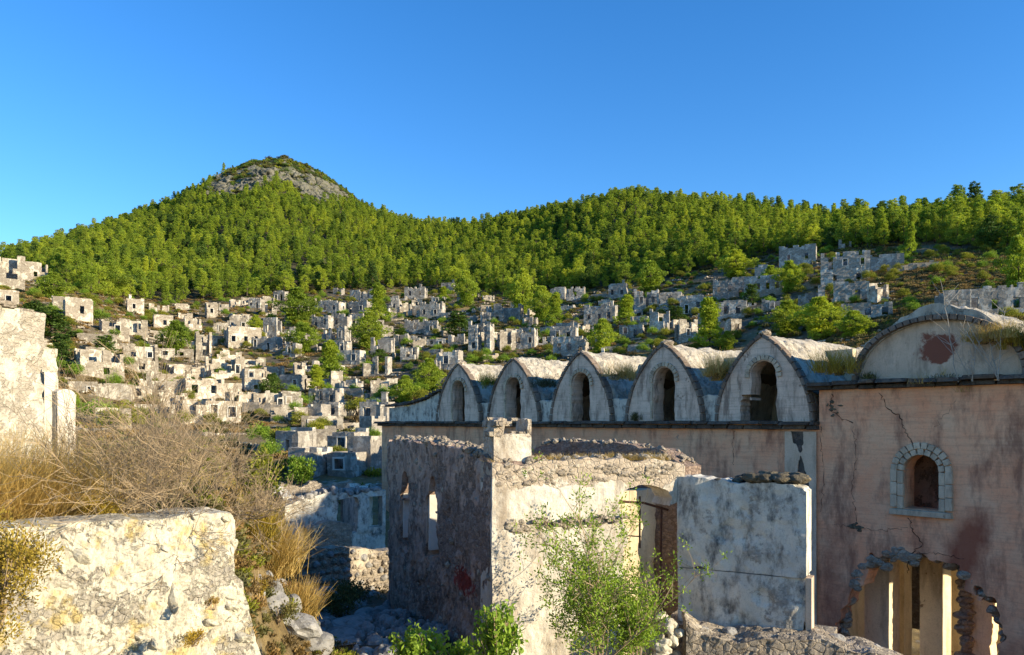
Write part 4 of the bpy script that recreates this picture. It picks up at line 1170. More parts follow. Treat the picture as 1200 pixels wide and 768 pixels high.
for i, (px, py, wp, hp_, kind, lab) in enumerate(TT):
    p = hit(px, py + 2); D = p.y
    Wm = wp / F * D; Hm = hp_ / F * D
    if kind == 'C': pair, H0, W0 = NEARP[0], 8.2, 4.4
    elif kind == 'P': pair, H0, W0 = (NEARP[1], 6.8, 5.4)
    elif kind == 'D': pair, H0, W0 = DARKS[i % 2], (7.2, 8.6)[i % 2], (5.6, 5.2)[i % 2]
    else: pair, H0, W0 = LEAFY[i % 2], 4.6, 5.6
    t = thing("pine_tree" if kind in 'PC' else ("dark_tree" if kind == 'D' else "leafy_tree"), lab, "tree", (p.x, p.y, p.z - .25), rng.uniform(0, 6.28), "trees and bushes standing among the ruins")
    t.scale = (Wm / W0, Wm / W0, Hm / H0)
    link("trunk", pair[0], t); link("crown", pair[1], t)
# forest giants on the right skyline
for (px, py, wp, hp_, lab) in [(1122, 262, 30, 46, "tall dense pine on the right skyline, left of the feathery grey-green one"), (1143, 262, 26, 50, "feathery grey-green pine sticking up on the right skyline"),
                               (1168, 264, 34, 42, "second tall pine from the right edge on the skyline"), (1193, 262, 36, 46, "tallest pine at the right edge of the skyline"),
                               (1047, 268, 22, 36, "thin open pine against the sky left of the tall skyline pines"), (1080, 265, 34, 34, "rounded skyline pine left of the tall skyline group"),
                               (1008, 262, 22, 30, "pointed pine rising above the ridge over the ragged hillside ruin")]:
    p = hit(px, py + 2); D = p.y
    t = thing("pine_tree", lab, "pine tree", (p.x, p.y, p.z - .3), rng.uniform(0, 6.28), "tall pines on the right skyline")
    t.scale = (wp / F * D / 4.8,) * 2 + (hp_ / F * D / 8.8,)
    link("trunk", PINES[2][0], t); link("crown", (PINES[2] if px != 1143 else DARKS[1])[1], t)
# bushes growing in the yards
tries = 1300
Ys = np.sqrt(rng.random(tries) * (290 ** 2 - 55 ** 2) + 55 ** 2); Xs = rng.uniform(-.7, .7, tries) * Ys
kp = (forest_mask(Xs, Ys) < 4); Xs, Ys = Xs[kp], Ys[kp]
LS = []
for k, (tr_, cr_) in enumerate(LEAFY): 
    cr2 = cr_.copy(); LS.append(cr2)
scatter("yard_bushes", np.column_stack([Xs, Ys, zt(Xs, Ys) - .3]), rng.uniform(.22, .75, len(Xs)), rng.uniform(0, 6.28, len(Xs)), rng.integers(0, 2, len(Xs)), LS,
        "green bushes overgrowing the yards between the ruins")
# loose rubble between the houses
RB = []
for i in range(4):
    mb = MB()
    for k in range(26):
        a, r = rng.uniform(0, 6.28), abs(rng.normal(0, .9)); s = rng.uniform(.12, .34)
        mb.box((math.cos(a) * r, math.sin(a) * r, s * .4), (s, s * rng.uniform(.6, 1), s * rng.uniform(.5, .8)), s * .3)
    me = mb.mesh("rubble_%d" % i, M['rubble' if i % 2 else 'town']); RB.append(me)
tries = 2600
Ys = np.sqrt(rng.random(tries) * (270 ** 2 - 46 ** 2) + 46 ** 2); Xs = rng.uniform(-.72, .72, tries) * Ys
pxs, pys = pp(Xs, Ys, zt(Xs, Ys))
kp = (forest_mask(Xs, Ys) < 0) & ((pxs < 1060)) & (rng.random(tries) < .75)
Xs, Ys = Xs[kp], Ys[kp]
scatter("fallen_rubble", np.column_stack([Xs, Ys, zt(Xs, Ys) - .02]), rng.uniform(.25, .9, len(Xs)), rng.uniform(0, 6.28, len(Xs)), rng.integers(0, 4, len(Xs)), RB,
        "loose fallen stones strewn between the ruined houses")
# ------------------------------------------------------------------ church: facade line from the photo's vanishing point (-180, 494)
K0 = 28650.0
Y0 = K0 / (960 + 180); X0 = (960 - 600) / F * Y0
CU = np.array([-780.0, 900.0, 0]); CU /= np.linalg.norm(CU)        # along the facade, away from the camera
CM = np.array([-CU[1], CU[0], 0]) * -1.0                          # into the building
CM = np.array([CU[1], -CU[0], 0])
CN = -CM                                                          # facade normal, to the camera side
CO = np.array([X0, Y0, 0.0])
def s_of(px): return (K0 / (px + 180) - Y0) / CU[1]
def cpt(s, d, z): return CO + CU * s + CM * d + np.array([0, 0, z])
church = thing("ruined_church", "long ruined church with five pointed vaults, a rounded gable and peeling pink plaster", "church", tuple(CO))
CL = -CO   # children are built in world coordinates and moved back by the parent's place
def cpart(name, mat, V, Fc, attrs=None, smooth=False, parent=None):
    me = mesh_np(name, np.asarray(V) - CO, [Fc], mat, smooth, attrs)
    return link(name, me, parent or church)
def cwall(name, mat, *a, parent=None, smooth=False, **k):
    V, Fc, at = sdf_wall(*a, **k)
    return cpart(name, mat, V, Fc, at, smooth, parent)
def box_sd(u, v, u0, u1, v0, v1): return np.minimum(np.minimum(u - u0, u1 - u), np.minimum(v - v0, v1 - v))

# unit stones shared by all the cut blocks
def unit_stone(name, mat, rough=0.06, sub=2, seed=0):
    bm = bmesh.new(); bmesh.ops.create_cube(bm, size=1.0)
    bmesh.ops.bevel(bm, geom=list(bm.edges), offset=0.07, segments=1, affect='EDGES')
    for v_ in bm.verts:
        n = fbm(np.array([[v_.co.x + seed * 9, v_.co.y, v_.co.z]]), 2.5, 2)[0]
        v_.co += v_.co.normalized() * n * rough * 2
    me = bpy.data.meshes.new(name); bm.to_mesh(me); bm.free(); me.materials.append(mat)
    return me
def stones_of(mat, n=4, rough=.06): return [unit_stone("cut_stone", mat, rough, seed=k) for k in range(n)]
S_RIM = stones_of(M['rim'], 4, .10); S_RING = stones_of(M['ringstone'], 4, .05); S_LEDGE = stones_of(M['ledge'], 4, .12)
S_LIME = stones_of(M['limestone'], 5, .16); S_RUB = stones_of(M['rubble'], 5, .16); S_TILE = stones_of(M['tile'], 3, .05); S_GREY = stones_of(M['boulder'], 4, .2)
def rock_mesh(i, mat, sub=3):
    bm = bmesh.new(); bmesh.ops.create_icosphere(bm, subdivisions=sub, radius=.5)
    co = np.array([v_.co for v_ in bm.verts])
    n = fbm(co, 1.6, 4, i + 3) * .5; f1, f2, _ = cells(co + i * 3, 2.4); n = n + (f1 - .4) * .55
    for v_, k in zip(bm.verts, n): v_.co *= 1 + k; 
    me = bpy.data.meshes.new("boulder_mesh"); bm.to_mesh(me); bm.free(); me.materials.append(mat); return me
ROCKS = [rock_mesh(i, M['boulder']) for i in range(4)]
LROCKS = [rock_mesh(i + 5, M['lime_rock'], 3) for i in range(5)]
MROCKS = [rock_mesh(i + 17, M['moss'], 3) for i in range(4)]
RROCKS = [rock_mesh(i + 11, M['rubble'], 3) for i in range(5)]


def place(name, me, parent, pos, ax, ay, az, sx, sy, sz):
    o = link(name, me, parent)
    off = np.array(parent.location) if parent is not None else 0
    mtx = Matrix(((ax[0] * sx, ay[0] * sy, az[0] * sz, 0), (ax[1] * sx, ay[1] * sy, az[1] * sz, 0), (ax[2] * sx, ay[2] * sy, az[2] * sz, 0), (0, 0, 0, 1)))
    p = np.asarray(pos) - off
    mtx.translation = Vector(p)
    o.matrix_local = mtx
    return o
def curve_stones(name, metas, parent, pts2, out, depth, n, thick, d0, jit=.012, skip=None):
    """cut stones along a curve in the facade plane. pts2: (s, z) polyline, laid outside of it by thick"""
    pts2 = np.array(pts2); seg = np.linalg.norm(np.diff(pts2, axis=0), axis=1); cum = np.concatenate([[0], np.cumsum(seg)])
    tt = np.linspace(0, cum[-1], n + 1)
    q = np.stack([np.interp(tt, cum, pts2[:, 0]), np.interp(tt, cum, pts2[:, 1])], -1)
    for i in range(n):
        a, b_ = q[i], q[i + 1]
        t = b_ - a; L = np.linalg.norm(t); t = t / L
        nrm = np.array([-t[1], t[0]]) * out
        c = (a + b_) / 2 + nrm * thick / 2
        tx = CU * t[0] + np.array([0, 0, t[1]]); nn = CU * nrm[0] + np.array([0, 0, nrm[1]])
        ty = np.cross(nn, tx)
        if skip and skip(i, c): continue
        place(name, metas[rng.integers(len(metas))], parent, cpt(c[0], d0 + rng.uniform(-jit, jit), c[1]), tx, ty, nn,
              L * rng.uniform(.93, .99), depth * rng.uniform(.95, 1.05), thick * rng.uniform(.9, 1.08))

HOLE_C = (-2.95, -6.6)
def f_lower(u, v):
    f = box_sd(u, v, -16, 27.15, -9.5, 0.0)
    up = box_sd(u, v, -16, 0.0, -9.5, 1.02)
    f = np.maximum(f, up)
    # ragged breach
    n = n2(u, v, 1.6, 4, 2) * .75
    e = 1.0 - np.sqrt(((u - HOLE_C[0]) / 2.3) ** 2 + ((v - HOLE_C[1]) / 2.6) ** 2 * np.where(v > HOLE_C[1], 1, .02))
    f = np.minimum(f, -(e * 2.0 + n))
    # arched window
    w = opening(u, v, -3.165, .50, -2.61, -.98)
    return np.minimum(f, w)
def opening(u, v, c, hw, zb, ztop):
    spring = ztop - hw
    rect = np.maximum(np.abs(u - c) - hw, np.maximum(zb - v, v - spring))
    circ = np.sqrt((u - c) ** 2 + (v - spring) ** 2) - hw
    return np.minimum(rect, np.where(v >= spring, circ, 9)) if np.ndim(u) else 0
def stain_f(u, v):
    # deep red wash running down right of the window, and on the lower left
    a = np.exp(-((u + 4.55 + (v + 2.9) * .28) / .55) ** 2) * sstep(-1.8, -3.4, v)
    b_ = np.exp(-((u + .45) / .5) ** 2) * sstep(-1.0, -5.0, v) * .55
    c = sstep(-4.9, -6.5, v) * .45 * (u < -4.2)
    return np.clip(a * .95 + b_ + c, 0, 1)
# fine part (camera side) and coarse parts
cwall("wall", M['church'], CO, CU, CN, -7.6, 1.2, -9.0, 1.02, .06, .75, f_lower, amp=.018, nscale=1.2, layers=5, attrs={"stain": stain_f})
cwall("wall", M['church'], CO, CU, CN, 1.2, 27.15, -9.0, 0.0, .16, .75, f_lower, amp=.02, nscale=1.0, layers=1, attrs={"stain": lambda u, v: u * 0})
cwall("wall", M['church'], CO, CU, CN, -16, -7.6, -9.0, 1.02, .2, .75, f_lower, amp=.02, nscale=1.0, layers=1, attrs={"stain": lambda u, v: u * 0 + .2})
# end wall on the left and the far side walls
cwall("wall", M['church'], cpt(27.15, 0, 0), CM, CU, 0.0, 11, -9, -.02, .3, .7, lambda u, v: u * 0 + 1, amp=.03, nscale=1, attrs={"stain": lambda u, v: u * 0})

# pilaster with the plaster fallen off its middle
cwall("pilaster", M['ledge'], cpt(0, 0, 0), CU, CN, .12, 1.15, -9, -.34, .07, .5, lambda u, v: box_sd(u, v, .14, 1.12, -9.2, -.36), amp=.03, nscale=3, parent=church)
_pl = [o for o in church.children if o.name.startswith("pilaster")][0]; _pl.location = tuple(CN * .05)
def f_pil(u, v):
    n = n2(u, v * .45, 2.2, 4, 7)
    core = .27 + n * .55 + .08 * np.sin(v * 1.3)
    return np.minimum(box_sd(u, v, .08, 1.17, -9.2, -.35), np.abs(u - .60) - core + np.where(v < -5, .2, 0))
cwall("plaster_skin", M['gable'], cpt(0, 0, 0), CU, CN, .06, 1.2, -9, -.34, .05, .04, f_pil, amp=.012, nscale=3)
[o for o in church.children if o.name.startswith("plaster_skin")][0].location = tuple(CN * .10)

# five vaults
VC = [s_of(x) for x in (893, 777, 680, 601, 537)]
VW = [1.77, 1.77, 1.75, 1.78, 1.80]
VH = 2.93
def lancet(hw, H, n=40, z0=0.0):
    """pointed arch outline, parabola-like sides as in the photo"""
    t = np.linspace(0, 1, n)
    z = z0 + H * t
    x = hw * (1 - t ** 1.9) ** 0.80
    left = np.stack([-x, z], -1); right = np.stack([x[::-1], z[::-1]], -1)
    return np.concatenate([left, right[1:]])
VL = 11.0
for k, (sc, hw) in enumerate(zip(VC, VW)):
    t_ = thing
    def f_front(u, v, sc=sc, hw=hw, k=k):
        x = np.abs(u - sc)
        tt = np.clip(v / VH, 0, 1)
        prof = hw * np.maximum(0, 1 - tt ** 1.9) ** .80
        f = np.minimum((prof - x) * np.where(tt > .8, .6, .9), VH - v)
        wo_ = opening(u, v, sc - .06, .50 + n2(u, v, 3.0, 2, k) * .10, .02, 2.10)
        if k == 0:   # broken notch beside the window of the nearest vault
            wo_ = np.minimum(wo_, np.maximum(np.abs(u - sc - .62) - .22 - n2(u, v, 4., 2, 3) * .2, np.maximum(v - .95, -v)))
        return np.minimum(np.minimum(f, wo_), v + .001)
    cwall("vault_front", M['vault'], CO, CU, CN, sc - hw, sc + hw, 0, VH, .05, .62, f_front, amp=.015, nscale=2, layers=3)
    # rim stones along the arch, ring stones round the window
    out = lancet(hw, VH)
    curve_stones("rim_stone", S_RIM, church, np.column_stack([out[:, 0] + sc, out[:, 1]]), 1, .34, 24 if k < 3 else 16, .13, .10)
    ang = np.linspace(-.12, math.pi + .12, 30); r_ = .54
    ring = np.column_stack([sc - .06 - np.cos(ang) * r_, 1.60 + np.sin(ang) * r_])
    curve_stones("ring_stone", S_RING, church, ring, 1, .12, 13 if k < 3 else 9, .17, -.02, skip=(lambda i, c: k in (3,) and i == 4))
    jamb = [sc - .06 + .54, 1.5], [sc - .06 + .54, .1]
    if k not in (0,):
        curve_stones("ring_stone", S_RING, church, jamb, 1, .1, 4, .11, -.015)
    # vault skin running back, with thickness
    nL = 90 if k < 4 else 60
    prof = lancet(hw + .06, VH + .10, 34)
    prof2 = lancet(hw - .24, VH - .22, 34)
    dd = np.linspace(.08, VL, nL)
    def skin(pr, amp, sd):
        G = np.stack([cpt(0, 0, 0) + CU * (sc + a) + np.array([0, 0, z]) for a, z in pr])[:, None] + CM * dd[None, :, None]
        cx = np.array([0, 0, .6]) + cpt(sc, 0, 0)
        rad = G - (cx + CM * dd[None, :, None]); rad -= (rad @ CM)[..., None] * CM
        rad /= np.linalg.norm(rad, axis=-1, keepdims=True)
        n = fbm(G, 1.6, 5, sd) * amp + np.maximum(0, fbm(G, 5.5, 3, sd + 3)) * amp * .9
        return G + rad * n[..., None]
    A = skin(prof, .13, k); B = skin(prof2, .04, k + 20)
    a_, b__ = A.shape[:2]; ii = np.arange(a_ * b__).reshape(a_, b__); jj = ii + a_ * b__
    q1 = np.stack([ii[:-1, :-1], ii[1:, :-1], ii[1:, 1:], ii[:-1, 1:]], -1).reshape(-1, 4)
    q2 = np.stack([jj[:-1, :-1], jj[:-1, 1:], jj[1:, 1:], jj[1:, :-1]], -1).reshape(-1, 4)
    q3 = np.stack([ii[:-1, 0], jj[:-1, 0], jj[1:, 0], ii[1:, 0]], -1)
    cpart("vault_roof", M['roof'], np.concatenate([A.reshape(-1, 3), B.reshape(-1, 3)]), np.concatenate([q1, q2, q3]))
    if k in (0, 1, 4):
        place("cap_stone", RROCKS[k % 5], church, cpt(sc, .2, VH + .13), CU, CM, np.array([0, 0, 1.]), .38, .5, .26)
# back wall closing the vault ends
cwall("wall", M['rubble'], cpt(0, VL, 0), CU, CN, -1, 27.15, -9, 1.6, .35, .5, lambda u, v: np.minimum(1.2 + n2(u, v, .8, 2) * .8 - v, 1), amp=.05)
# inner floor slab of the clerestory so the windows look into a dark brown room
cwall("inner_wall", M['inner'], cpt(0, 3.2, 0), CU, CN, .4, 21.8, -.4, 2.6, .3, .25, lambda u, v: u * 0 + 1, amp=.03)
mb = MB()
# small panels between the vaults, with soil-filled valleys behind
VALLEY = []
ends = [(VC[0] - VW[0], None)]
for k in range(5):
    a = VC[k] + VW[k]
    b_ = VC[k + 1] - VW[k + 1] if k < 4 else 26.3
    if k == 4: continue
    hgt = .95
    def f_pan(u, v, a=a, b_=b_): return np.minimum(box_sd(u, v, a - .25, b_ + .25, 0, hgt + n2(u, v, 3, 2, 4) * .12), 1)
    cwall("valley_panel", M['slab'], CO, CU, CN, a - .3, b_ + .3, 0, 1.2, .06, .4, f_pan, amp=.02, nscale=3)
    [o for o in church.children if o.name.startswith("valley_panel")][-1].location = tuple(CM * .14)
    VALLEY.append(((a + b_) / 2, (b_ - a) / 2))
VALLEY.append((VC[0] - VW[0] - .75, .7))
vm = plain("valley_soil", (0.17, 0.13, 0.085), (0.09, 0.075, 0.055), 3.0, .8, .05)
for (c_, h_) in VALLEY:
    du = np.linspace(-h_ - .95, h_ + .95, 16); dd = np.linspace(.25, VL, 50)
    U_, D_ = np.meshgrid(du, dd, indexing='ij')
    Z_ = .80 + (np.abs(U_) / (h_ + .95)) ** 2 * .95
    G = CO + CU * (c_ + U_)[..., None] + CM * D_[..., None]; G[..., 2] = Z_
    G[..., 2] += fbm(G, 1.5, 4, 3) * .25
    ii = np.arange(U_.size).reshape(U_.shape)
    cpart("valley_fill", vm, G.reshape(-1, 3), np.stack([ii[:-1, :-1], ii[1:, :-1], ii[1:, 1:], ii[:-1, 1:]], -1).reshape(-1, 4))
# lean-to left of the first vault: ribbed panel under a sloping stone roof
sa, sb = VC[4] + VW[4] - .1, 26.3
def f_lean(u, v): return np.minimum(box_sd(u, v, sa, sb, 0.02, 3), np.interp(u, [sa, sa + 1.2, sa + 3, sb], [1.55, 1.15, .85, .78]) + n2(u, v, 3, 2) * .05 - v)
cwall("ribbed_panel", M['slab'], CO, CU, CN, sa, sb, 0, 1.7, .07, .4, f_lean,
      disp=lambda u, v, b: .035 * (np.sin(u * 2 * math.pi / .36) > .2) + .02 * fbm(b, 3, 3))
dd = np.linspace(-.05, 6, 26); uu = np.linspace(sa - .2, sb + .15, 30)
U_, D_ = np.meshgrid(uu, dd, indexing='ij')
G = CO + CU * U_[..., None] + CM * D_[..., None]
G[..., 2] = np.interp(U_, [sa, sa + 1.2, sa + 3, sb], [1.6, 1.22, .95, .86]) + .10 + np.sin(np.clip(D_ / 6, 0, 1) * math.pi / 2) * .55
G[..., 2] += fbm(G, 2.5, 4, 5) * .16
ii = np.arange(U_.size).reshape(U_.shape)
cpart("lean_roof", M['ledge'], G.reshape(-1, 3), np.stack([ii[:-1, :-1], ii[1:, :-1], ii[1:, 1:], ii[:-1, 1:]], -1).reshape(-1, 4))
for k in range(16):
    s_ = sb - k * .34
    place("roof_edge_stone", S_LEDGE[k % 4], church, cpt(s_, -.02, float(np.interp(s_, [sa, sa + 1.2, sa + 3, sb], [1.6, 1.22, .95, .86])) + .06), CU, CM, np.array([0, 0, 1.]), .33, .4, .14)

# cornice slabs
s_ = 27.5; k = 0
while s_ > 0.0:
    L_ = rng.uniform(.7, 1.3); L_ = min(L_, s_ + .02)
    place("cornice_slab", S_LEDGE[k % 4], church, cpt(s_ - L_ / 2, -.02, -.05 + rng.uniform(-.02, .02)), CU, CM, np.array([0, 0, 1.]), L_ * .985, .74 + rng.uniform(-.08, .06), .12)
    s_ -= L_; k += 1
s_ = 27.4
while s_ > 0.0:
    L_ = rng.uniform(.5, 1.0); L_ = min(L_, s_ + .02)
    place("cornice_slab", S_LEDGE[k % 4], church, cpt(s_ - L_ / 2, .02, -.19 + rng.uniform(-.01, .01)), CU, CM, np.array([0, 0, 1.]), L_ * .98, .46, .15)
    s_ -= L_; k += 1
s_ = .30
while s_ > -15.5:
    L_ = rng.uniform(.45, 1.0)
    if s_ < -8: L_ = 1.4
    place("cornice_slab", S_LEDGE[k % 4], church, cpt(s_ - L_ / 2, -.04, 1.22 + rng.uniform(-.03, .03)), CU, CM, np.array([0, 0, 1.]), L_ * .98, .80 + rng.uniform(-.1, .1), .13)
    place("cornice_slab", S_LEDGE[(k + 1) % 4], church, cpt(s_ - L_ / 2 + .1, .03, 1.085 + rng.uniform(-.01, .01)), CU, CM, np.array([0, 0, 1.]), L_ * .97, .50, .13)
    s_ -= L_; k += 1

# rounded gable with its barrel roof
GC, GW, GH, GB = -3.53, 2.24, 1.72, 1.24
def half_round(hw, H, n=50):
    a = np.linspace(0, math.pi, n)
    return np.column_stack([-np.cos(a) * hw, np.sin(a) ** .92 * H])
def f_gab(u, v):
    x = (u - GC) / GW; y = np.clip(v - GB, 0, 9) / GH
    return np.minimum((1 - np.sqrt(x * x + y * y)) * 1.8, v - GB + .001)
cwall("gable_face", M['gable'], CO, CU, CN, GC - GW, GC + GW, GB, GB + GH, .045, .5, f_gab, amp=.015, nscale=2,
      attrs={"stain": lambda u, v: np.clip(1.15 - np.sqrt(((u - GC + .12) / .98) ** 2 + ((v - GB - .95) / .62) ** 2) + n2(u, v, 2.2, 4, 3) * .5, 0, 1)})
[o for o in church.children if o.name.startswith("gable_face")][-1].location = tuple(CM * .12)
hr = half_round(GW + .0, GH)
curve_stones("rim_stone", S_RIM, church, np.column_stack([hr[:, 0] + GC, hr[:, 1] + GB]), 1, .55, 30, .17, .12)
def barrel(hw, H, amp, sd, dd, cap=0):
    pr = half_round(hw, H, 46)
    G = np.stack([CO + CU * (GC + a) + np.array([0, 0, GB + z]) for a, z in pr])[:, None] + CM * dd[None, :, None]
    c0 = CO + CU * GC + np.array([0, 0, GB])
    rad = G - (c0 + CM * dd[None, :, None]); rad /= np.linalg.norm(rad, axis=-1, keepdims=True) + 1e-6
    n = fbm(G, 1.7, 5, sd) * amp + np.maximum(0, fbm(G, 6, 3, sd + 3)) * amp
    xx = np.abs(pr[:, 0] / hw)
    lift = cap * np.exp(-(xx / .38) ** 2)[:, None] * (1 + 0 * dd[None])
    G = G + rad * (n + lift)[..., None]
    return G
dd = np.concatenate([[.05], np.linspace(.12, 12, 110)])
A = barrel(GW + .20, GH + .20, .14, 3, dd, .28); B = barrel(GW - .05, GH - .02, .03, 5, dd)
a_, b__ = A.shape[:2]; ii = np.arange(a_ * b__).reshape(a_, b__); jj = ii + a_ * b__
q1 = np.stack([ii[:-1, :-1], ii[1:, :-1], ii[1:, 1:], ii[:-1, 1:]], -1).reshape(-1, 4)
q2 = np.stack([jj[:-1, :-1], jj[:-1, 1:], jj[1:, 1:], jj[1:, :-1]], -1).reshape(-1, 4)
q3 = np.stack([ii[:-1, 0], jj[:-1, 0], jj[1:, 0], ii[1:, 0]], -1)
cpart("barrel_roof", M['roof'], np.concatenate([A.reshape(-1, 3), B.reshape(-1, 3)]), np.concatenate([q1, q2, q3]))
# flat roof right of the gable (outside the photograph's frame); the far end is left open to let sun into the nave
for nm, ua, ub in (("flat_roof", -15.5, GC - GW + .3), ("flat_roof", GC + GW - .3, .2)):
    uu = np.linspace(ua, ub, 24); dd = np.linspace(.1, 12, 30)
    U_, D_ = np.meshgrid(uu, dd, indexing='ij'); G = CO + CU * U_[..., None] + CM * D_[..., None]; G[..., 2] = 1.22 + fbm(G, 1, 3) * .2
    ii = np.arange(U_.size).reshape(U_.shape)
    cpart(nm, M['roof'], G.reshape(-1, 3), np.stack([ii[:-1, :-1], ii[1:, :-1], ii[1:, 1:], ii[:-1, 1:]], -1).reshape(-1, 4))
cwall("wall", M['rubble'], cpt(0, 11.6, 0), CU, CN, -16, .5, -9, 1.3, .4, .5, lambda u, v: u * 0 + 1, amp=.05)
# tiled roof strip seen between the nearest vault and the gable
for r_ in range(5):
    for c_ in range(15):
        s0 = .2 - .0 - c_ * .02; 
        base = cpt(-.25 - r_ * .34, 5.2 + c_ * .36, 2.02 + .15 * r_)
        place("roof_tile", S_TILE[(r_ + c_) % 3], church, base + np.array([0, 0, rng.uniform(-.02, .02)]), CU, CM, np.array([0, 0, 1.]), .42, .33, .09)
cwall("tile_bed", M['rubble'], cpt(.1, 5.0, 0), CM, CU, 0, 5.6, 0, 1.98, .25, 1.9, lambda u, v: u * 0 + 1, amp=.03)

# window surround of the facade: cut blocks round the opening
wc, whw, wzb, wzt = -3.165, .50, -2.61, -.98
blk = S_RING
for sgn in (-1, 1):
    zz_ = np.linspace(wzb - .02, wzt - whw, 4)
    for i in range(3):
        h_ = zz_[i + 1] - zz_[i]
        place("surround_block", blk[i], church, cpt(wc + sgn * (whw + .085), -.02, (zz_[i] + zz_[i + 1]) / 2), CU, CM, np.array([0, 0, 1.]), .17, .14, h_ * .97)
        place("surround_block", blk[i + 1], church, cpt(wc + sgn * (whw + .27), -.035, (zz_[i] + zz_[i + 1]) / 2 + .04), CU, CM, np.array([0, 0, 1.]), .19, .16, h_ * .97)
ang = np.linspace(0, math.pi, 30)
for r_, nn, th_, dp in ((whw, 9, .17, -.02), (whw + .18, 12, .18, -.035)):
    curve_stones("surround_block", blk, church, np.column_stack([wc - np.cos(ang) * r_, wzt - whw + np.sin(ang) * r_]), 1, .15, nn, th_, dp, .006)
place("window_sill", blk[0], church, cpt(wc, -.06, wzb - .11), CU, CM, np.array([0, 0, 1.]), 1.75, .22, .18)

# rubble lining of the breach
for i in range(60):
    a = math.pi * (.02 + .96 * i / 45)
    r1, r2 = 2.30 + rng.uniform(-.05, .16), 2.60 + rng.uniform(-.05, .16)
    s_, z_ = HOLE_C[0] - math.cos(a) * r1, HOLE_C[1] + math.sin(a) * r2
    rr = rng.uniform(.13, .3)
    d = rng.normal(size=3); ax = np.array([math.cos(a), 0, 0])
    place("breach_stone", RROCKS[i % 5], church, cpt(s_, rng.uniform(.16, .6), z_), CU, CM, np.array([0, 0, 1.]), rr * 1.5, rr * 1.6, rr * 1.1)
# the patch of bare grey stones over the right part of the breach
for i in range(34):
    a = math.pi * rng.uniform(.50, .86); rr = rng.uniform(2.2, 2.62)
    s_, z_ = HOLE_C[0] - math.cos(a) * -1 * -rr * .93, HOLE_C[1] + math.sin(a) * rr * 1.06
    sz = rng.uniform(.10, .26)
    place("breach_stone", RROCKS[i % 5], church, cpt(s_, .04 + rng.uniform(0, .03), z_), CU, CM, np.array([0, 0, 1.]), sz * 1.5, .16, sz)

# interior seen through the breach: piers, arched wall, lit through the end left open for the sun
def f_in(u, v):
    f = u * 0 + 1.0
    for c_, hw_, zt_ in ((-7.4, .8, -3.6), (-4.4, .85, -3.4), (-1.2, .8, -3.5), (2.2, .9, -3.4)):
        f = np.minimum(f, opening(u, v, c_, hw_, -9, zt_))
    return f
cwall("inner_wall", M['inner'], cpt(0, 5.6, 0), CU, CN, -5.9, 8, -9, .3, .12, .7, f_in, amp=.05, nscale=1.2, layers=2)
cwall("inner_wall", M['inner'], cpt(1.0, .75, 0), CM, -CU, 0, 4.9, -9, .3, .2, .6, lambda u, v: u * 0 + 1, amp=.04)
def pier(s0, s1, d0, d1, zt_, rag=.0):
    def f(u, v): return np.minimum(box_sd(u, v, s0 + n2(u * 0 + 1, v, 1.6, 4, 3) * rag, s1 + n2(u * 0 + 5, v, 2.2, 4, 6) * rag, -9.5, zt_), 1)
    cwall("pier", M['inner'], cpt(0, d0, 0), CU, CN, s0 - .3, s1 + .3, -9, zt_, .07, d1 - d0, f, amp=.03, nscale=2, layers=4)
pier(-1.55, -.75, 1.6, 2.4, -2.8)
pier(-2.85, -2.15, 2.5, 3.2, -3.0)
pier(-4.35, -3.75, 2.0, 2.6, -3.4, .35)
pier(-5.75, -5.05, 1.6, 2.4, -2.6, .1)
for k in range(26):
    z_ = -8.2 + k * .17
    place("jamb_brick", RROCKS[k % 5], church, cpt(-3.72 + rng.uniform(-.08, .12), 1.95 + rng.uniform(-.06, .1), z_), CU, CM, np.array([0, 0, 1.]), rng.uniform(.3, .5), .36, .22)

# cracks in the facade plaster: raised tubes, dark in colour for the shade inside
def crack(pts_px, r=.011, jag=.05):
    pts = []
    for (px, py) in pts_px:
        s__ = s_of(px); Y = K0 / (px + 180)
        pts.append((s__, (HZ - py) / F * Y))
    pts = np.array(pts); seg = np.linalg.norm(np.diff(pts, axis=0), axis=1); cum = np.concatenate([[0], np.cumsum(seg)]); n = int(cum[-1] / .07) + 2
    t = np.linspace(0, cum[-1], n); q = np.stack([np.interp(t, cum, pts[:, 0]), np.interp(t, cum, pts[:, 1])], -1)
    q[1:-1] += rng.normal(0, jag, (n - 2, 2)) * .6
    P3 = CO + q[:, :1] * CU + q[:, 1:] * np.array([0, 0, 1.]) + CN * .012
    mb = MB(); mb.tube(P3 - CO, r * .62 * rng.uniform(.3, 1.5, n), 4)
    mb.build("crack", M['crackdark'], church)
M['crackdark'] = plain("crack_shade", (0.035, 0.025, 0.02), (0.02, 0.015, 0.012), 5, 0)
crack([(1030, 460), (1040, 478), (1056, 490), (1060, 505), (1070, 520)], .016)
crack([(975, 462), (972, 478), (985, 490), (1000, 496)], .018)
crack([(1000, 500), (1003, 540), (998, 575), (1004, 612)], .009)
crack([(1064, 607), (1070, 622), (1082, 640), (1066, 650), (1064, 672)], .016)
crack([(975, 615), (1004, 617), (1030, 622), (1064, 618)], .008)
crack([(1066, 650), (1090, 648), (1130, 655)], .010)
crack([(962, 500), (966, 560), (962, 600)], .009)
crack([(1120, 470), (1105, 490), (1095, 500)], .006)
crack([(860, 545), (858, 520), (862, 505)], .010)
for k in range(14):
    a = rng.uniform(0, 6.28)
    place("black_patch_stone", MROCKS[k % 4], church, cpt(s_of(1002) + math.cos(a) * rng.uniform(0, .22), -.0, (HZ - 618) / F * (K0 / 1182) + math.sin(a) * rng.uniform(0, .18)), CU, CM, np.array([0, 0, 1.]), rng.uniform(.06, .16), .05, rng.uniform(.05, .12))  # flat dark stones stand in for a broken hole black with shade
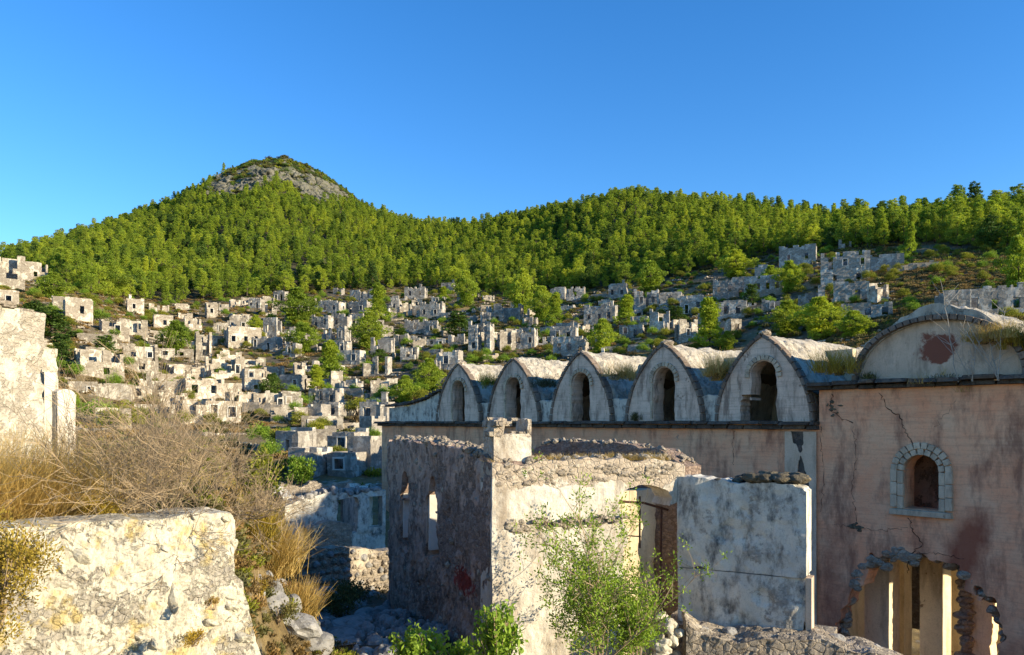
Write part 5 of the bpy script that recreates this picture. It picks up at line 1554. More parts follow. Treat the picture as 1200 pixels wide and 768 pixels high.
for k in range(10):
    place("black_patch_stone", MROCKS[k % 4], church, cpt(s_of(978) + rng.uniform(-.25, .3), -.0, (HZ - 478) / F * (K0 / 1158) + rng.uniform(-.25, .25)), CU, CM, np.array([0, 0, 1.]), rng.uniform(.06, .2), .05, rng.uniform(.04, .10))

# unseen copies of the gable, added on the right to shade the gully wall
for nm in ("barrel_roof", "gable_face"):
    src_ = [o for o in church.children if o.name == nm][0]
    for off_ in (-5.3, -10.6):
        cpy = src_.copy(); col.objects.link(cpy); cpy.location = src_.location + Vector(CU * off_)
# unseen wall added across the nave, its arch cut to shape the sun
cwall("sun_shaping_wall", M['inner'], cpt(-9.2, .76, 0), CM, -CU, 0, 10.8, -9, .9, .2, .7,
      lambda u, v: opening(u, v, 4.4, 3.6, -10, -3.0), amp=.05)

cwall("window_dark_backing", M['ruin'], cpt(0, 2.0, 0), CU, CN, -4.6, -1.8, -3.3, .6, .1, .2, lambda u, v: u * 0 + 1, amp=.03, attrs={"bare": lambda u, v: u * 0 + .1, "stain": lambda u, v: u * 0})  # brown wall added behind the window so its opening reads dark
# ------------------------------------------------------------------ roofless ruin in the middle ground
RC = np.array([-.333, 12.0, 0.0])
RL = np.array([-.367, .930, 0]); RL /= np.linalg.norm(RL)      # left wall, away from the camera
RR = np.array([RL[1], -RL[0], 0])                             # right wall
NLw = -RR; NRw = -RL
ruin = thing("roofless_ruin", "roofless building with a scabbed brown side wall, two tall windows and a flaking white front", "ruin", tuple(RC))
def rpart(name, mat, V, Fc, at=None, parent=None):
    return link(name, mesh_np(name, np.asarray(V) - RC, [Fc], mat, False, at), parent or ruin)
TLL = 7.35
def f_left(u, v):
    top = np.interp(u, [0, .5, 1.2, 3.3, 3.6, 5.6, 7.4], [-.62, -.60, -.50, -.46, -.42, -.45, -.44]) + n1(u, 2.5, 3, 1) * .16
    f = np.minimum(top - v, 7.35 + n1(v, 1.5, 3, 3) * .15 - u)
    r = n2(u, v, 3.2, 3, 5) * .22
    for c_, hw_, zb, ztp in ((3.42, .46, -2.68, -1.33), (5.66, .42, -2.74, -1.38)):
        o = opening(u, v, c_, hw_ * .93, zb, ztp) - r * .5
        o2 = np.sqrt(((u - c_) / .9) ** 2 + (v - ztp + .02) ** 2) - .26 - r * .4      # fallen stones above the head
        o3 = np.sqrt(((u - c_) / 1.1) ** 2 + ((v - zb)) ** 2) - .22 - r * .4
        f = np.minimum(f, np.minimum(o, np.minimum(o2, o3)))
    return f
def rough_disp(amp, seed, holes=1.0):
    def d(u, v, b):
        x = fbm(b, 1.2, 5, seed) * amp * 1.4 + fbm(b, 7, 3, seed + 1) * amp * .6
        f1, f2, idv = cells(b * np.array([1, 1, 1.4]), 4.5)
        x = x + np.clip((f2 - f1) * 1.5, 0, .6) * amp * .5 * holes
        pit = fbm(b, 3.6, 4, seed + 4)
        return x - np.clip(pit - .16, 0, 1) * amp * 3.0 * holes
    return d
V, Fc, at = sdf_wall(RC, RL, NLw, 0, 7.6, -6.2, 0, .04, .58, f_left, layers=8, disp=rough_disp(.05, 2), amp=.03, nscale=2,
    attrs={"stain": lambda u, v: np.exp(-((u - 1.35) / .95) ** 2 - ((v + 2.75) / .42) ** 2) * .66,
           "bare": lambda u, v: .30 * np.exp(-((u - 1.2) / 1.1) ** 2) * sstep(-1.2, -1.8, v) * sstep(-3.2, -2.4, v) + .15 * np.exp(-((u - 2.8) / .5) ** 2) - .05})
rpart("wall", M['ruin'], V, Fc, at)
def f_right(u, v):
    top = np.interp(u, [0, .6, 1.3, 2.2, 2.9, 3.4, 3.6], [-.70, -.66, -.64, -.64, -.66, -.72, -.80]) + n1(u, 3.5, 3, 8) * .10
    f = np.minimum(top - v, 3.52 + n1(v, 2.5, 2, 9) * .1 - u)
    r = n2(u, v, 2.6, 4, 11) * .30
    d = box_sd(u, v, 2.32, 4.30, -9, -1.36) + r * .8 * (v > -2.1)
    slope = (v + 1.62 - (u - 1.75) * .62)
    notch = np.minimum(np.minimum(u - 1.75, 2.5 - u), -slope) * .0 - 1
    brk = .42 - np.sqrt(((u - 2.75) / 1.3) ** 2 + ((v + 1.36) / .75) ** 2) + r * .5
    return np.minimum(f, -np.maximum(d, np.minimum(brk, 1)))
V, Fc, at = sdf_wall(RC + NRw * .07, RR, NRw, .0, 3.7, -5.4, -.4, .035, .55, f_right, layers=8, disp=rough_disp(.035, 6, .6), amp=.02, nscale=2,
    attrs={"bare": lambda u, v: -.36 + 1.08 * sstep(-1.12, -.98, v + n2(u, v, 3, 3) * .3) * .7 + .35 * np.exp(-((v + 1.62 + .1 * u) / .10) ** 2) + .3 * np.exp(-((u - 2.6) / .35) ** 2 - ((v + 1.25) / .35) ** 2)
           + .28 * sstep(-3.0, -3.6, v) - .4 * np.exp(-(u / .75) ** 2) * (v < -1.1)})
rpart("wall", M['white'], V, Fc, at)
# protruding broken ledge course across the white front
for k in range(20):
    u = .70 + k * .085
    place("ledge_stone", S_RUB[k % 5], ruin, RC + RR * u + NRw * (.10 + rng.uniform(-.02, .03)) + np.array([0, 0, -1.60 + .03 * math.sin(k) + rng.uniform(-.02, .02)]), RR, NRw, np.array([0, 0, 1.]), rng.uniform(.07, .14), .10, rng.uniform(.04, .08))
# rubble on top of the walls
def wall_top_rubble(parent, O, U, N, u0, u1, zf, n, th, metas, smin=.05, smax=.14, name="loose_stone"):
    for k in range(n):
        u = rng.uniform(u0, u1); s = rng.uniform(smin, smax)
        q = rng.normal(size=3); q /= np.linalg.norm(q); w_ = np.cross(q, [0.3, .5, .81]); w_ /= np.linalg.norm(w_); e_ = np.cross(q, w_)
        place(name, metas[k % len(metas)], parent, O + U * u - N * rng.uniform(.02, th) + np.array([0, 0, zf(u) + s * .15]), q, w_, e_, s * 1.3, s, s * .8)
wall_top_rubble(ruin, RC, RL, NLw, .3, 7.2, lambda u: float(np.interp(u, [0, .5, 1.2, 3.3, 3.6, 5.6, 7.4], [-.62, -.60, -.50, -.46, -.42, -.45, -.44])), 110, .55, RROCKS, .06, .17)
wall_top_rubble(ruin, RC, RR, NRw, .05, 3.4, lambda u: -.66, 110, .5, RROCKS, .05, .15)
# back wall facing left, and the inner cross wall seen in the doorway
BA = np.array([.46, 17.2, 0]); BB = np.array([3.25, 14.4, 0]); BU = (BB - BA) / np.linalg.norm(BB - BA); BN = np.array([BU[1], -BU[0], 0])
BLn = float(np.linalg.norm(BB - BA))
def f_back(u, v):
    top = np.interp(u, [0, .3, 1.0, 2.6, 3.4, BLn], [-.62, -.48, -.44, -.48, -.56, -.86]) + n1(u, 3.0, 3, 14) * .10
    return np.minimum(top - v, 1)
V, Fc, at = sdf_wall(BA, BU, BN, 0, BLn, -5.4, -.2, .07, .55, f_back, layers=5, disp=rough_disp(.06, 9), amp=.03, attrs={"bare": lambda u, v: u * 0 + .5, "stain": lambda u, v: u * 0})
rpart("wall", M['ruin'], V, Fc, at)
wall_top_rubble(ruin, BA, BU, BN, .1, BLn - .1, lambda u: float(np.interp(u, [0, .3, 1.0, 2.6, 3.4, BLn], [-.62, -.48, -.44, -.48, -.56, -.86])), 60, .5, RROCKS, .06, .14)
V, Fc, at = sdf_wall(RC + RL * 1.55, RR, NRw, 1.2, 4.6, -5.4, -1.15, .1, .3, lambda u, v: np.minimum(-1.3 + n1(u, 2, 2) * .1 - v, 1), disp=rough_disp(.02, 19, .4))
rpart("inner_wall", M['inner'], V, Fc)
V, Fc, at = sdf_wall(RC + RL * 7.0, RR, NRw, .4, 3.4, -5.4, -.9, .1, .4, lambda u, v: u * 0 + 1, disp=rough_disp(.04, 29), attrs={"bare": lambda u, v: u * 0, "stain": lambda u, v: u * 0})
rpart("wall", M['white'], V, Fc, at)
# reveal plaster of the two windows (thin jamb slabs catching the sun)
for c_, zb, ztp in ((3.42, -2.60, -1.42), (5.66, -2.66, -1.46)):
    V, Fc = box_arrays((0, 0, 0), (.05, .25, (ztp - zb) / 2), .006)
    base = RC + RL * (c_ + .38) - NLw * .30 + np.array([0, 0, (zb + ztp) / 2])
    W_ = base + V[:, 0:1] * RL + V[:, 1:2] * NLw + V[:, 2:3] * np.array([0, 0, 1.])
    rpart("window_reveal", M['surround'], W_, Fc)
# rusty frame left standing in the doorway
mb = MB()
def rp(u, d, z): return RC + RR * u - NRw * d + np.array([0, 0, z]) - RC
for pts_, r_ in (([rp(2.40, .3, -3.6), rp(2.42, .3, -1.42), rp(2.47, .3, -1.34)], .022), ([rp(2.86, .3, -2.2), rp(2.86, .3, -1.30)], .018),
                 ([rp(2.40, .3, -1.37), rp(2.95, .32, -1.42), rp(3.42, .28, -1.56)], .024), ([rp(3.26, .3, -3.6), rp(3.30, .3, -1.5)], .02), ([rp(2.42, .3, -1.95), rp(2.88, .3, -2.0)], .012)):
    mb.tube(np.array(pts_), r_, 6)
mb.build("rusty_frame", M['rust'], ruin)
# corner stack with notched top
def f_stack(u, v):
    f = np.minimum(box_sd(u, v, 0, .64, -1.3, .05), .03 + n1(u, 6, 2, 3) * .10 - v)
    f = np.minimum(f, -np.minimum(np.minimum(.20 - np.abs(u - .36) + n2(u, v, 6, 2) * .06, v + .20), 1))
    return f
V, Fc, at = sdf_wall(RC + RR * .08 + RL * .06, RR, NRw, 0, .64, -.95, .1, .022, .52, f_stack, layers=10, disp=rough_disp(.03, 12, .6), amp=.03, nscale=4, attrs={"bare": lambda u, v: u * 0 + .2 * (v > -.25)})
rpart("corner_stack", M['white'], V, Fc, at)
for k in range(12):
    place("loose_stone", S_RUB[k % 5], ruin, RC + RR * rng.uniform(.05, .65) + RL * rng.uniform(.02, .5) + np.array([0, 0, rng.uniform(-.06, .04) if abs(k % 4) else -.2]), RR, RL, np.array([0, 0, 1.]), rng.uniform(.1, .2), .16, rng.uniform(.06, .11))

# ------------------------------------------------------------------ grey slab wall standing right of the ruin
SA = np.array([2.83, 13.15, 0]); SBp = np.array([4.66, 12.15, 0]); SU = (SBp - SA) / np.linalg.norm(SBp - SA); SL = float(np.linalg.norm(SBp - SA)); SN = np.array([SU[1], -SU[0], 0])
slab = thing("slab_wall", "thick blue-grey rendered wall block with a mossy rounded top in front of the church", "wall block", tuple(SA))
slab['kind'] = 'thing'
def slabpart(name, v0, v1, mat, seed, topf=None, u0=0.0, u1=None, th=.55, off=0.0, round_r=.0):
    u1 = u1 or SL
    def f(u, v):
        t = v1 if topf is None else topf(u)
        f_ = box_sd(u, v, u0, u1, v0, 9) + np.minimum(n2(u, v, 1.8, 3, seed) * .09, .0) * (u > u1 - .3) + np.minimum(n2(u, v, 5.5, 4, seed + 2) * .07, .0) * (v < v0 + .1); f_ = np.minimum(f_, t - v)
        if round_r:
            cx, cz = u1 - round_r, v1 - round_r
            cor = round_r - np.sqrt(np.maximum(u - cx, 0) ** 2 + np.maximum(v - cz, 0) ** 2)
            f_ = np.minimum(f_, np.where((u > cx) & (v > cz), cor, 9))
        return f_
    V, Fc, at = sdf_wall(SA + SN * off, SU, SN, u0, u1, v0, v1 + (.15 if topf else 0), .04, th, f, layers=8,
                         disp=lambda u, v, b: fbm(b, 1.5, 5, seed) * .09 + fbm(b, 9, 3, seed) * .014 - np.clip(fbm(b, 2.4, 4, seed + 2) - .2, 0, 1) * .12, amp=.012, nscale=2)
    return link(name, mesh_np(name, V - SA, [Fc], mat), slab)
slabpart("render_block", -2.49, -.90, M['slab'], 3, lambda u: -.96 + n1(u, 5, 4, 2) * .10 - .03 * u, round_r=.34)
slabpart("render_block", -3.42, -2.505, M['slab'], 5, u1=SL - .02)
slabpart("base_masonry", -5.2, -3.44, M['rubble'], 8, u0=-.25, u1=SL + .35, th=1.1, off=.12)
V, Fc, at = sdf_wall(SA, SU, SN, SL - .015, SL + .075, -3.5, -2.48, .03, .3, lambda u, v: u * 0 + 1, amp=.01)
link("corner_strip", mesh_np("corner_strip", V - SA, [Fc], M['gable']), slab)
# mossy rubble crust on top
for k in range(70):
    u = rng.uniform(.95, SL - .12) if k < 52 else rng.uniform(.0, SL - .2); s = rng.uniform(.07, .17) if k < 52 else rng.uniform(.04, .08)
    place("crust_stone", MROCKS[k % 4], slab, SA + SU * u - SN * rng.uniform(.05, .52) + np.array([0, 0, -.99 + (.06 * math.sin((u - .9) * 2.2) if u > .95 else 0) + rng.uniform(-.02, .03)]), SU, SN, np.array([0, 0, 1.]), s * 1.7, s * 1.3, s * .8)
# rough stone footing that runs to the lower right corner
foot = thing("rubble_footing", "rough grey stone footing sloping down to the right below the slab wall", "stone footing", (3.0, 11.6, -4.5))
FA = np.array([2.7, 11.9, 0]); FB = np.array([6.9, 11.2, 0]); FU = (FB - FA) / np.linalg.norm(FB - FA); FN = np.array([FU[1], -FU[0], 0])
def f_foot(u, v): return np.minimum(np.interp(u, [0, .25, .7, 2.0, 3.2, 4.2], [-3.10, -3.30, -3.36, -3.32, -3.6, -4.1]) + n1(u, 2.5, 3, 4) * .08 - v, 1)
V, Fc, at = sdf_wall(FA, FU, FN, 0, 4.3, -5.6, -2.9, .05, .9, f_foot, layers=10, disp=rough_disp(.04, 31), amp=.05, nscale=2)
link("masonry", mesh_np("masonry", V - np.array(foot.location), [Fc], M['rubble']), foot)
for k in range(22):
    u = rng.uniform(0, 4.2); s = rng.uniform(.07, .18)
    place("stone", ROCKS[k % 4], foot, FA + FU * u - FN * rng.uniform(-.05, .85) + np.array([0, 0, float(np.interp(u, [0, .25, .7, 2.0, 3.2, 4.2], [-3.10, -3.30, -3.36, -3.32, -3.6, -4.1])) - rng.uniform(.0, .1)]), FU, FN, np.array([0, 0, 1.]), s * 1.5, s * 1.2, s * .8)
pil = thing("stone_heap", "small heap of broken white stones at the foot of the doorway", "stone heap", (2.4, 12.1, -3.7))
for k in range(44):
    s = rng.uniform(.08, .22); h_ = rng.uniform(0, .75)
    q = rng.normal(size=3); q /= np.linalg.norm(q); w_ = np.cross(q, [.3, .5, .8]); w_ /= np.linalg.norm(w_)
    place("stone", LROCKS[k % 5], pil, np.array([2.35 + rng.normal(0, .30 * (1.1 - h_)), 12.25 + rng.normal(0, .2), -3.9 + h_]), q, w_, np.cross(q, w_), s * 1.3, s, s * .8)

# ------------------------------------------------------------------ left foreground: lime-crusted retaining wall
WA = np.array([-3.33, 5.0, 0]); WB = np.array([-2.17, 6.0, 0]); WU = (WB - WA) / np.linalg.norm(WB - WA); WN = np.array([WU[1], -WU[0], 0]); WLn = float(np.linalg.norm(WB - WA))
ret = thing("retaining_wall", "thick lime-crusted rubble wall with yellow lichen filling the lower left foreground", "stone wall", tuple(WA))
ret['kind'] = 'thing'
def f_ret(u, v):
    top = np.interp(u, [-2.0, 0, .25, .6, 1.0, 1.25, WLn], [-.72, -.70, -.685, -.70, -.715, -.700, -.715]) + n1(u, 5, 3, 3) * .03
    end = np.interp(v, [-2.6, -1.6, -1.25, -1.18, -.9, -.7], [WLn + .28, WLn + .12, WLn + .05, WLn, WLn - .005, WLn]) + n1(v, 6, 3, 5) * .03
    cx, cz = WLn - .06, -.77
    cor = .06 - np.sqrt(np.maximum(u - cx, 0) ** 2 + np.maximum(v - cz, 0) ** 2)
    return np.minimum(np.minimum(top - v, end - u), np.where((u > cx) & (v > cz), cor, 9))
def d_ret(u, v, b):
    f1, f2, idv = cells(b, 9.0)
    g1, g2, idg = cells(b + 4.0, 22.0)
    st_ = np.clip((f2 - f1) * 3, 0, 1)
    m = sstep(-.02, .22, fbm(b, 2.2, 3, 4))            # where the crust has gone and stones stand out
    x = st_ * .030 * m * (0.5 + idv) + np.clip((g2 - g1) * 2.5, 0, 1) * .010
    x = x + fbm(b, 2.0, 5, 9) * .07 + fbm(b, 16, 3, 2) * .022
    return x + (-.7 - v) * .10
V, Fc, at = sdf_wall(WA, WU, WN, -1.9, WLn + .32, -2.7, -.62, .0125, .5, f_ret, layers=12, disp=d_ret, amp=.02, nscale=3,
    attrs={"lichen": lambda u, v: np.clip(.16 + n2(u, v, 7.5, 5, 3) * 1.1 + .20 * np.exp(-((v + .82) / .12) ** 2) * (u < .8) + .30 * np.exp(-((u - 1.25) / .16) ** 2 - ((v + 1.45) / .16) ** 2), 0, 1)})
link("crusted_wall", mesh_np("crusted_wall", V - WA, [Fc], M['lime'], False, at), ret)
for k in range(110):
    u = rng.uniform(-.3, WLn + .02); v = rng.uniform(-1.7, -.70); s = abs(rng.normal(.035, .022)) + .018
    if v > -.78: s *= .8
    q = rng.normal(size=3); q /= np.linalg.norm(q); w_ = np.cross(q, [.3, .5, .8]); w_ /= np.linalg.norm(w_)
    off = (-.7 - v) * .10 - .012
    place("stone", LROCKS[k % 5], ret, WA + WU * u + WN * (off - s * .35) + np.array([0, 0, v]), q, w_, np.cross(q, w_), s * 2.0, s * 1.5, s * .9)

# ------------------------------------------------------------------ old masonry stub and two whitewashed pillars at upper left
def simple_wall(name, label, cat, px0, Y0_, px1, Y1_, zt_f, zb, th, mat, step, part, amp=.04, endf=None, attrs=None, disp=None):
    A = np.array([(px0 - 600) / F * Y0_, Y0_, 0]); B = np.array([(px1 - 600) / F * Y1_, Y1_, 0]); L = float(np.linalg.norm(B - A)); U = (B - A) / L; N = np.array([U[1], -U[0], 0])
    t = thing(name, label, cat, (A[0], A[1], zb)); t['kind'] = 'thing'
    top = max(float(zt_f(u)) for u in np.linspace(0, L, 30)) + .2
    f = lambda u, v: np.minimum(zt_f(u) - v, (L + n1(v, 2, 3, 3) * .12 - u) if endf else 1)
    V, Fc, at = sdf_wall(A, U, N, 0, L + (.15 if endf else 0), zb, top, step, th, f, layers=5, disp=disp or rough_disp(amp, int(px0) % 17), amp=amp * .6, nscale=2, attrs=attrs)
    link(part, mesh_np(part, V - np.array([A[0], A[1], zb]), [Fc], mat, False, at), t)
    return t, A, U, N, L
t_, A_, U_w, N_w, L_w = simple_wall("masonry_stub", "tall pale masonry wall end cut off by the left edge above the golden grass", "stone wall", -160, 11.0, 50, 14.0,
    lambda u: np.interp(u, [0, 2.2, 2.6, 5], [2.1, 2.05, 1.98, 1.93]) + n1(u, 1.5, 3, 3) * .10, -1.3, .9, M['palestone'], .05, "masonry", .05, True)
for k in range(40):
    u = rng.uniform(.2, L_w - .1); s = rng.uniform(.08, .2)
    place("stone", S_RUB[k % 5], t_, A_ + U_w * u - N_w * rng.uniform(.0, .6) + np.array([0, 0, float(np.interp(u, [0, 2.2, 2.6, 5], [2.1, 2.05, 1.98, 1.93])) + rng.uniform(-.05, .03)]), U_w, N_w, np.array([0, 0, 1.]), s * 1.6, s * 1.2, s * .7)
simple_wall("masonry_stub", "lower rough wall stub stepping down right of the tall pale masonry", "stone wall", 48, 15.0, 67, 15.3,
    lambda u: 1.47 + n1(u, 4, 2, 3) * .15, -1.3, .7, M['palestone'], .05, "masonry", .05, True)
def zb_att(u, v): return u * 0 - .5
simple_wall("whitewashed_pillar", "taller bright whitewashed pillar at the foot of the stone wall stub", "pillar", 52, 14.2, 65, 14.35,
    lambda u: .91 + n1(u, 4, 2, 5) * .03, -1.3, .14, M['white'], .04, "shaft", .015, None, {"bare": zb_att})
simple_wall("whitewashed_pillar", "wider rounded white pillar standing right of the taller one", "pillar", 67, 14.25, 89, 14.6,
    lambda u: .60 - 2.0 * np.clip(np.abs(u - .17) - .06, 0, 1) ** 1.6 + n1(u, 5, 2, 6) * .02, -1.3, .16, M['white'], .03, "shaft", .015, None, {"bare": zb_att})

# ------------------------------------------------------------------ gully: low stone wall, ruined walls and houses in blue shade
lw, A_, U_, N_, L_ = simple_wall("low_stone_wall", "low dark rubble wall crossing the gully left of the ruin", "stone wall", 352, 21.0, 470, 23.5,
    lambda u: np.interp(u, [0, .4, 1.2, 2.6, 4], [-3.55, -3.5, -3.60, -3.85, -3.95]) + n1(u, 3, 3, 8) * .12, -6.6, .5, M['rubble'], .06, "masonry", .04)
for r_ in range(7):
    for k in range(13):
        u = .12 + k * .27 + rng.uniform(-.05, .05) + (r_ % 2) * .12; v = -5.15 + r_ * .23 + rng.uniform(-.03, .03)
        if v > float(np.interp(u, [0, .4, 1.2, 2.6, 4], [-3.55, -3.5, -3.60, -3.85, -3.95])) - .05 or u > L_: continue
        place("stone", RROCKS[(k * 3 + r_) % 5] if (k + r_) % 3 else ROCKS[k % 4], lw, A_ + U_ * u + N_ * .0 + np.array([0, 0, v]), U_, N_, np.array([0, 0, 1.]), rng.uniform(.14, .26), .16, rng.uniform(.10, .19))
gw = thing("gully_ruin", "blue-shaded ruined wall with two empty openings at the end of the gully", "ruin", (-8.7, 29.6, -5.8)); gw['kind'] = 'thing'
GO = np.array(gw.location)
GA = np.array([(334 - 600) / F * 29.5, 29.5, 0]); GB_ = np.array([(452 - 600) / F * 31.5, 31.5, 0]); GL = float(np.linalg.norm(GB_ - GA)); GU = (GB_ - GA) / GL; GN = np.array([GU[1], -GU[0], 0])
def f_gw(u, v):
    top = np.interp(u, [0, .9, 1.8, 2.6, 3.4, 4.5], [-3.3, -3.0, -2.75, -2.9, -2.8, -2.85]) + n1(u, 2, 3, 2) * .2
    o1 = np.maximum(np.abs(u - 2.45) - .42, np.maximum(v + 3.05, -4.45 - v)) + n2(u, v, 4, 2) * .15
    o2 = np.maximum(np.abs(u - 3.65) - .28, np.maximum(v + 3.05, -4.3 - v))
    return np.minimum(np.minimum(top - v, o1), o2)
V, Fc, at = sdf_wall(GA, GU, GN, 0, GL, -6.8, -2.4, .09, .55, f_gw, layers=3, disp=rough_disp(.05, 4), amp=.03)
link("wall", mesh_np("wall", V - GO, [Fc], M['slab']), gw)
V, Fc, at = sdf_wall(GA - GN * .0 + GU * .35 + GN * 1.9, GU, GN, 0, 1.7, -6.8, -3.55, .08, .5, lambda u, v: np.minimum(-3.7 + n1(u, 3, 3, 9) * .15 - .25 * np.abs(u - .9) - v, 1), layers=3, disp=rough_disp(.04, 14), amp=.03)
link("wall", mesh_np("wall", V - GO, [Fc], M['rubble']), gw)
V, Fc, at = sdf_wall(GA - GN * 3.2, GU, GN, -.5, GL, -6.8, -2.6, .12, .5, lambda u, v: np.minimum(np.minimum(-2.75 + n1(u, 2, 3, 5) * .3 - v, 1), np.maximum(np.abs(u - 2.9) - .4, np.maximum(v + 3.3, -4.6 - v))), layers=2, disp=rough_disp(.05, 24), amp=.03)
link("wall", mesh_np("wall", V - GO, [Fc], M['rubble']), gw)
for s_ in (0.05, GL - .4):
    V, Fc, at = sdf_wall(GA + GU * s_ - GN * .5, -GN, GU * (-1 if s_ < 1 else 1), 0, 2.7, -6.8, -2.7, .12, .4, lambda u, v: np.minimum(-2.85 + n1(u, 2, 3, 5) * .3 - v, 1), layers=2, disp=rough_disp(.05, 25), amp=.03)
    link("wall", mesh_np("wall", V - GO, [Fc], M['slab']), gw)
wall_top_rubble(gw, GA, GU, GN, .1, GL - .2, lambda u: float(np.interp(u, [0, .9, 1.8, 2.6, 3.4, 4.5], [-3.3, -3.0, -2.75, -2.9, -2.8, -2.85])), 50, .5, ROCKS, .1, .3)

# gully floor: pale footpath strip and boulders
pth = [(392, 768, 11.8), (398, 745, 13.2), (410, 728, 15.0), (424, 716, 16.5), (432, 706, 18.2)]
cl = np.array([[(px - 600) / F * Y, Y] for px, py, Y in pth]); tt = np.linspace(0, 1, 60)
cx = np.interp(tt, np.linspace(0, 1, 5), cl[:, 0]); cy = np.interp(tt, np.linspace(0, 1, 5), cl[:, 1])
wd = .34 + n1(tt * 6, 1, 2) * .3
rows = []
for j in np.linspace(-1, 1, 13):
    x = cx + j * wd; y = cy; rows.append(np.stack([x, y, zt(x, y) + .05 * (1 - j * j) + .012 + fbm(np.stack([x, y, x * 0], -1), 4, 3) * .05], -1))
G = np.array(rows); ii = np.arange(G.shape[0] * G.shape[1]).reshape(G.shape[:2])
tag(link("footpath", mesh_np("footpath", G.reshape(-1, 3), [np.stack([ii[:-1, :-1], ii[1:, :-1], ii[1:, 1:], ii[:-1, 1:]], -1).reshape(-1, 4)], M['boulder'])), "worn pale stony footpath up the gully", kind="structure")
for i, (px, py, Y, sx, sz, lab) in enumerate([(318, 717, 11.3, .32, .22, "rounded grey boulder under the dry bush beside the retaining wall"), (360, 742, 11.0, .34, .34, "upright pale boulder at the right end of the gully bank"),
        (345, 762, 10.2, .62, .30, "largest flat boulder at the bottom edge of the gully"), (299, 700, 10.6, .30, .22, "dark boulder half hidden left of the rounded grey one"),
        (331, 650, 13.5, .5, .3, "reddish boulder below the dead shrub's right side"), (372, 764, 10.5, .40, .26, "low boulder right of the largest flat boulder"),
        (446, 722, 17.2, .5, .4, "rough dark boulder against the foot of the brown ruin wall"), (380, 700, 17.5, .5, .32, "mossy boulder on the left side of the footpath")]):
    p = P(px, py, Y)
    o = link("boulder", ROCKS[i % 4]); o.location = (p.x, p.y, float(zt(p.x, p.y)) + sz * .2 if py > 700 else p.z); o.scale = (sx * 1.2, sx, sz); o.rotation_euler = (rng.normal(0, .2), rng.normal(0, .2), rng.uniform(0, 6))
    tag(o, lab, "boulder", "boulders in the gully")
n = 2200
Xg = rng.uniform(-6.5, -1.2, n); Yg = rng.uniform(9, 21.5, n); kk = (Xg > -.30 * Yg - .3) & (np.abs(Xg - np.interp(Yg, cy, cx)) > .3)
Xg, Yg = Xg[kk], Yg[kk]
scatter("gully_rubble", np.column_stack([Xg, Yg, zt(Xg, Yg) + .01]), np.abs(rng.normal(0, .09, len(Xg))) + .05, rng.uniform(0, 6, len(Xg)), rng.integers(0, 4, len(Xg)), ROCKS, "broken stones littering the gully floor")

# ------------------------------------------------------------------ plants
def ribbon(P0, D0, L, w, droop, nseg=5, curl=.15):
    """bent grass blades as camera-independent crossed-orientation ribbons (vectorised)"""
    n = len(P0); D = D0 / np.linalg.norm(D0, axis=1, keepdims=True)
    p = P0.copy(); pts = [p.copy()]
    side = np.cross(D, rng.normal(size=(n, 3))); side /= np.linalg.norm(side, axis=1, keepdims=True) + 1e-9
    dr = np.broadcast_to(droop, (n,))[:, None]
    for k in range(nseg):
        p = p + D * (np.asarray(L)[:, None] / nseg); pts.append(p.copy())
        D = D + np.array([0, 0, -1.]) * dr / nseg + rng.normal(0, curl / nseg, (n, 3)); D /= np.linalg.norm(D, axis=1, keepdims=True)
    pts = np.stack(pts, 1)
    ws = (np.linspace(1, .15, nseg + 1) * 1.0)[None, :, None] * np.broadcast_to(w, (n,))[:, None, None] * .5
    A = pts - side[:, None] * ws; B = pts + side[:, None] * ws
    V = np.stack([A, B], 2).reshape(-1, 3)
    i0 = (np.arange(n)[:, None] * (nseg + 1) + np.arange(nseg)[None]) * 2
    Fq = np.stack([i0, i0 + 1, i0 + 3, i0 + 2], -1).reshape(-1, 4)
    return V, Fq, pts
def grass_clump(name, centres, n, L0, w, mat, lean=(0, 0, 1), spread=.5, rad=.1, droop=.5):
    centres = np.asarray(centres); c = centres[rng.integers(0, len(centres), n)]
    P0 = c + np.column_stack([rng.normal(0, rad, n), rng.normal(0, rad, n), np.zeros(n)])
    D = np.array(lean) + rng.normal(0, spread, (n, 3)) * [1, 1, .3]
    L = L0 * rng.uniform(.45, 1.1, n)
    V, Fq, pts = ribbon(P0, D, L, w, droop)
    sh = np.repeat(np.clip(rng.random(n), 0, 1), 12)
    return V, Fq, sh
def combine(name, lst, mat, parent=None):
    Vs = []; Fs = []; S = []; n = 0
    for V, Fq, s in lst:
        Vs.append(V); Fs.append(Fq + n); S.append(s); n += len(V)
    return link(name, mesh_np(name, np.concatenate(Vs), [np.concatenate(Fs)], M[mat], False, {"shade": np.concatenate(S)}), parent)
# golden grass on the terrace at far left
cs = [np.array(P(px, py, Y)) for px, py, Y in [(-60, 640, 5.6), (-20, 640, 5.7), (10, 640, 5.8), (40, 630, 5.9), (-40, 620, 6.4), (0, 625, 6.5), (30, 620, 6.6), (-90, 620, 6.0), (60, 628, 6.1)]]
go = combine("golden_grass", [grass_clump("g", cs, 5200, .92, .0055, 'gold', (.30, .1, .95), .30, .16, .75)], 'gold')
tag(go, "tall golden dry grass leaning over the wall at the left edge", kind="stuff")
cs2 = [np.array([x, y, float(zt(x, y))]) for x, y in zip(rng.uniform(-9, -3.2, 60), rng.uniform(7.5, 14, 60)) if x < -.38 * y]
tg = combine("terrace_grass", [grass_clump("g", cs2, 5200, .42, .006, 'gold', (.1, 0, 1), .5, .3, .8)], 'gold')
tag(tg, "short dry grass behind the dead shrub on the terrace", kind="stuff")

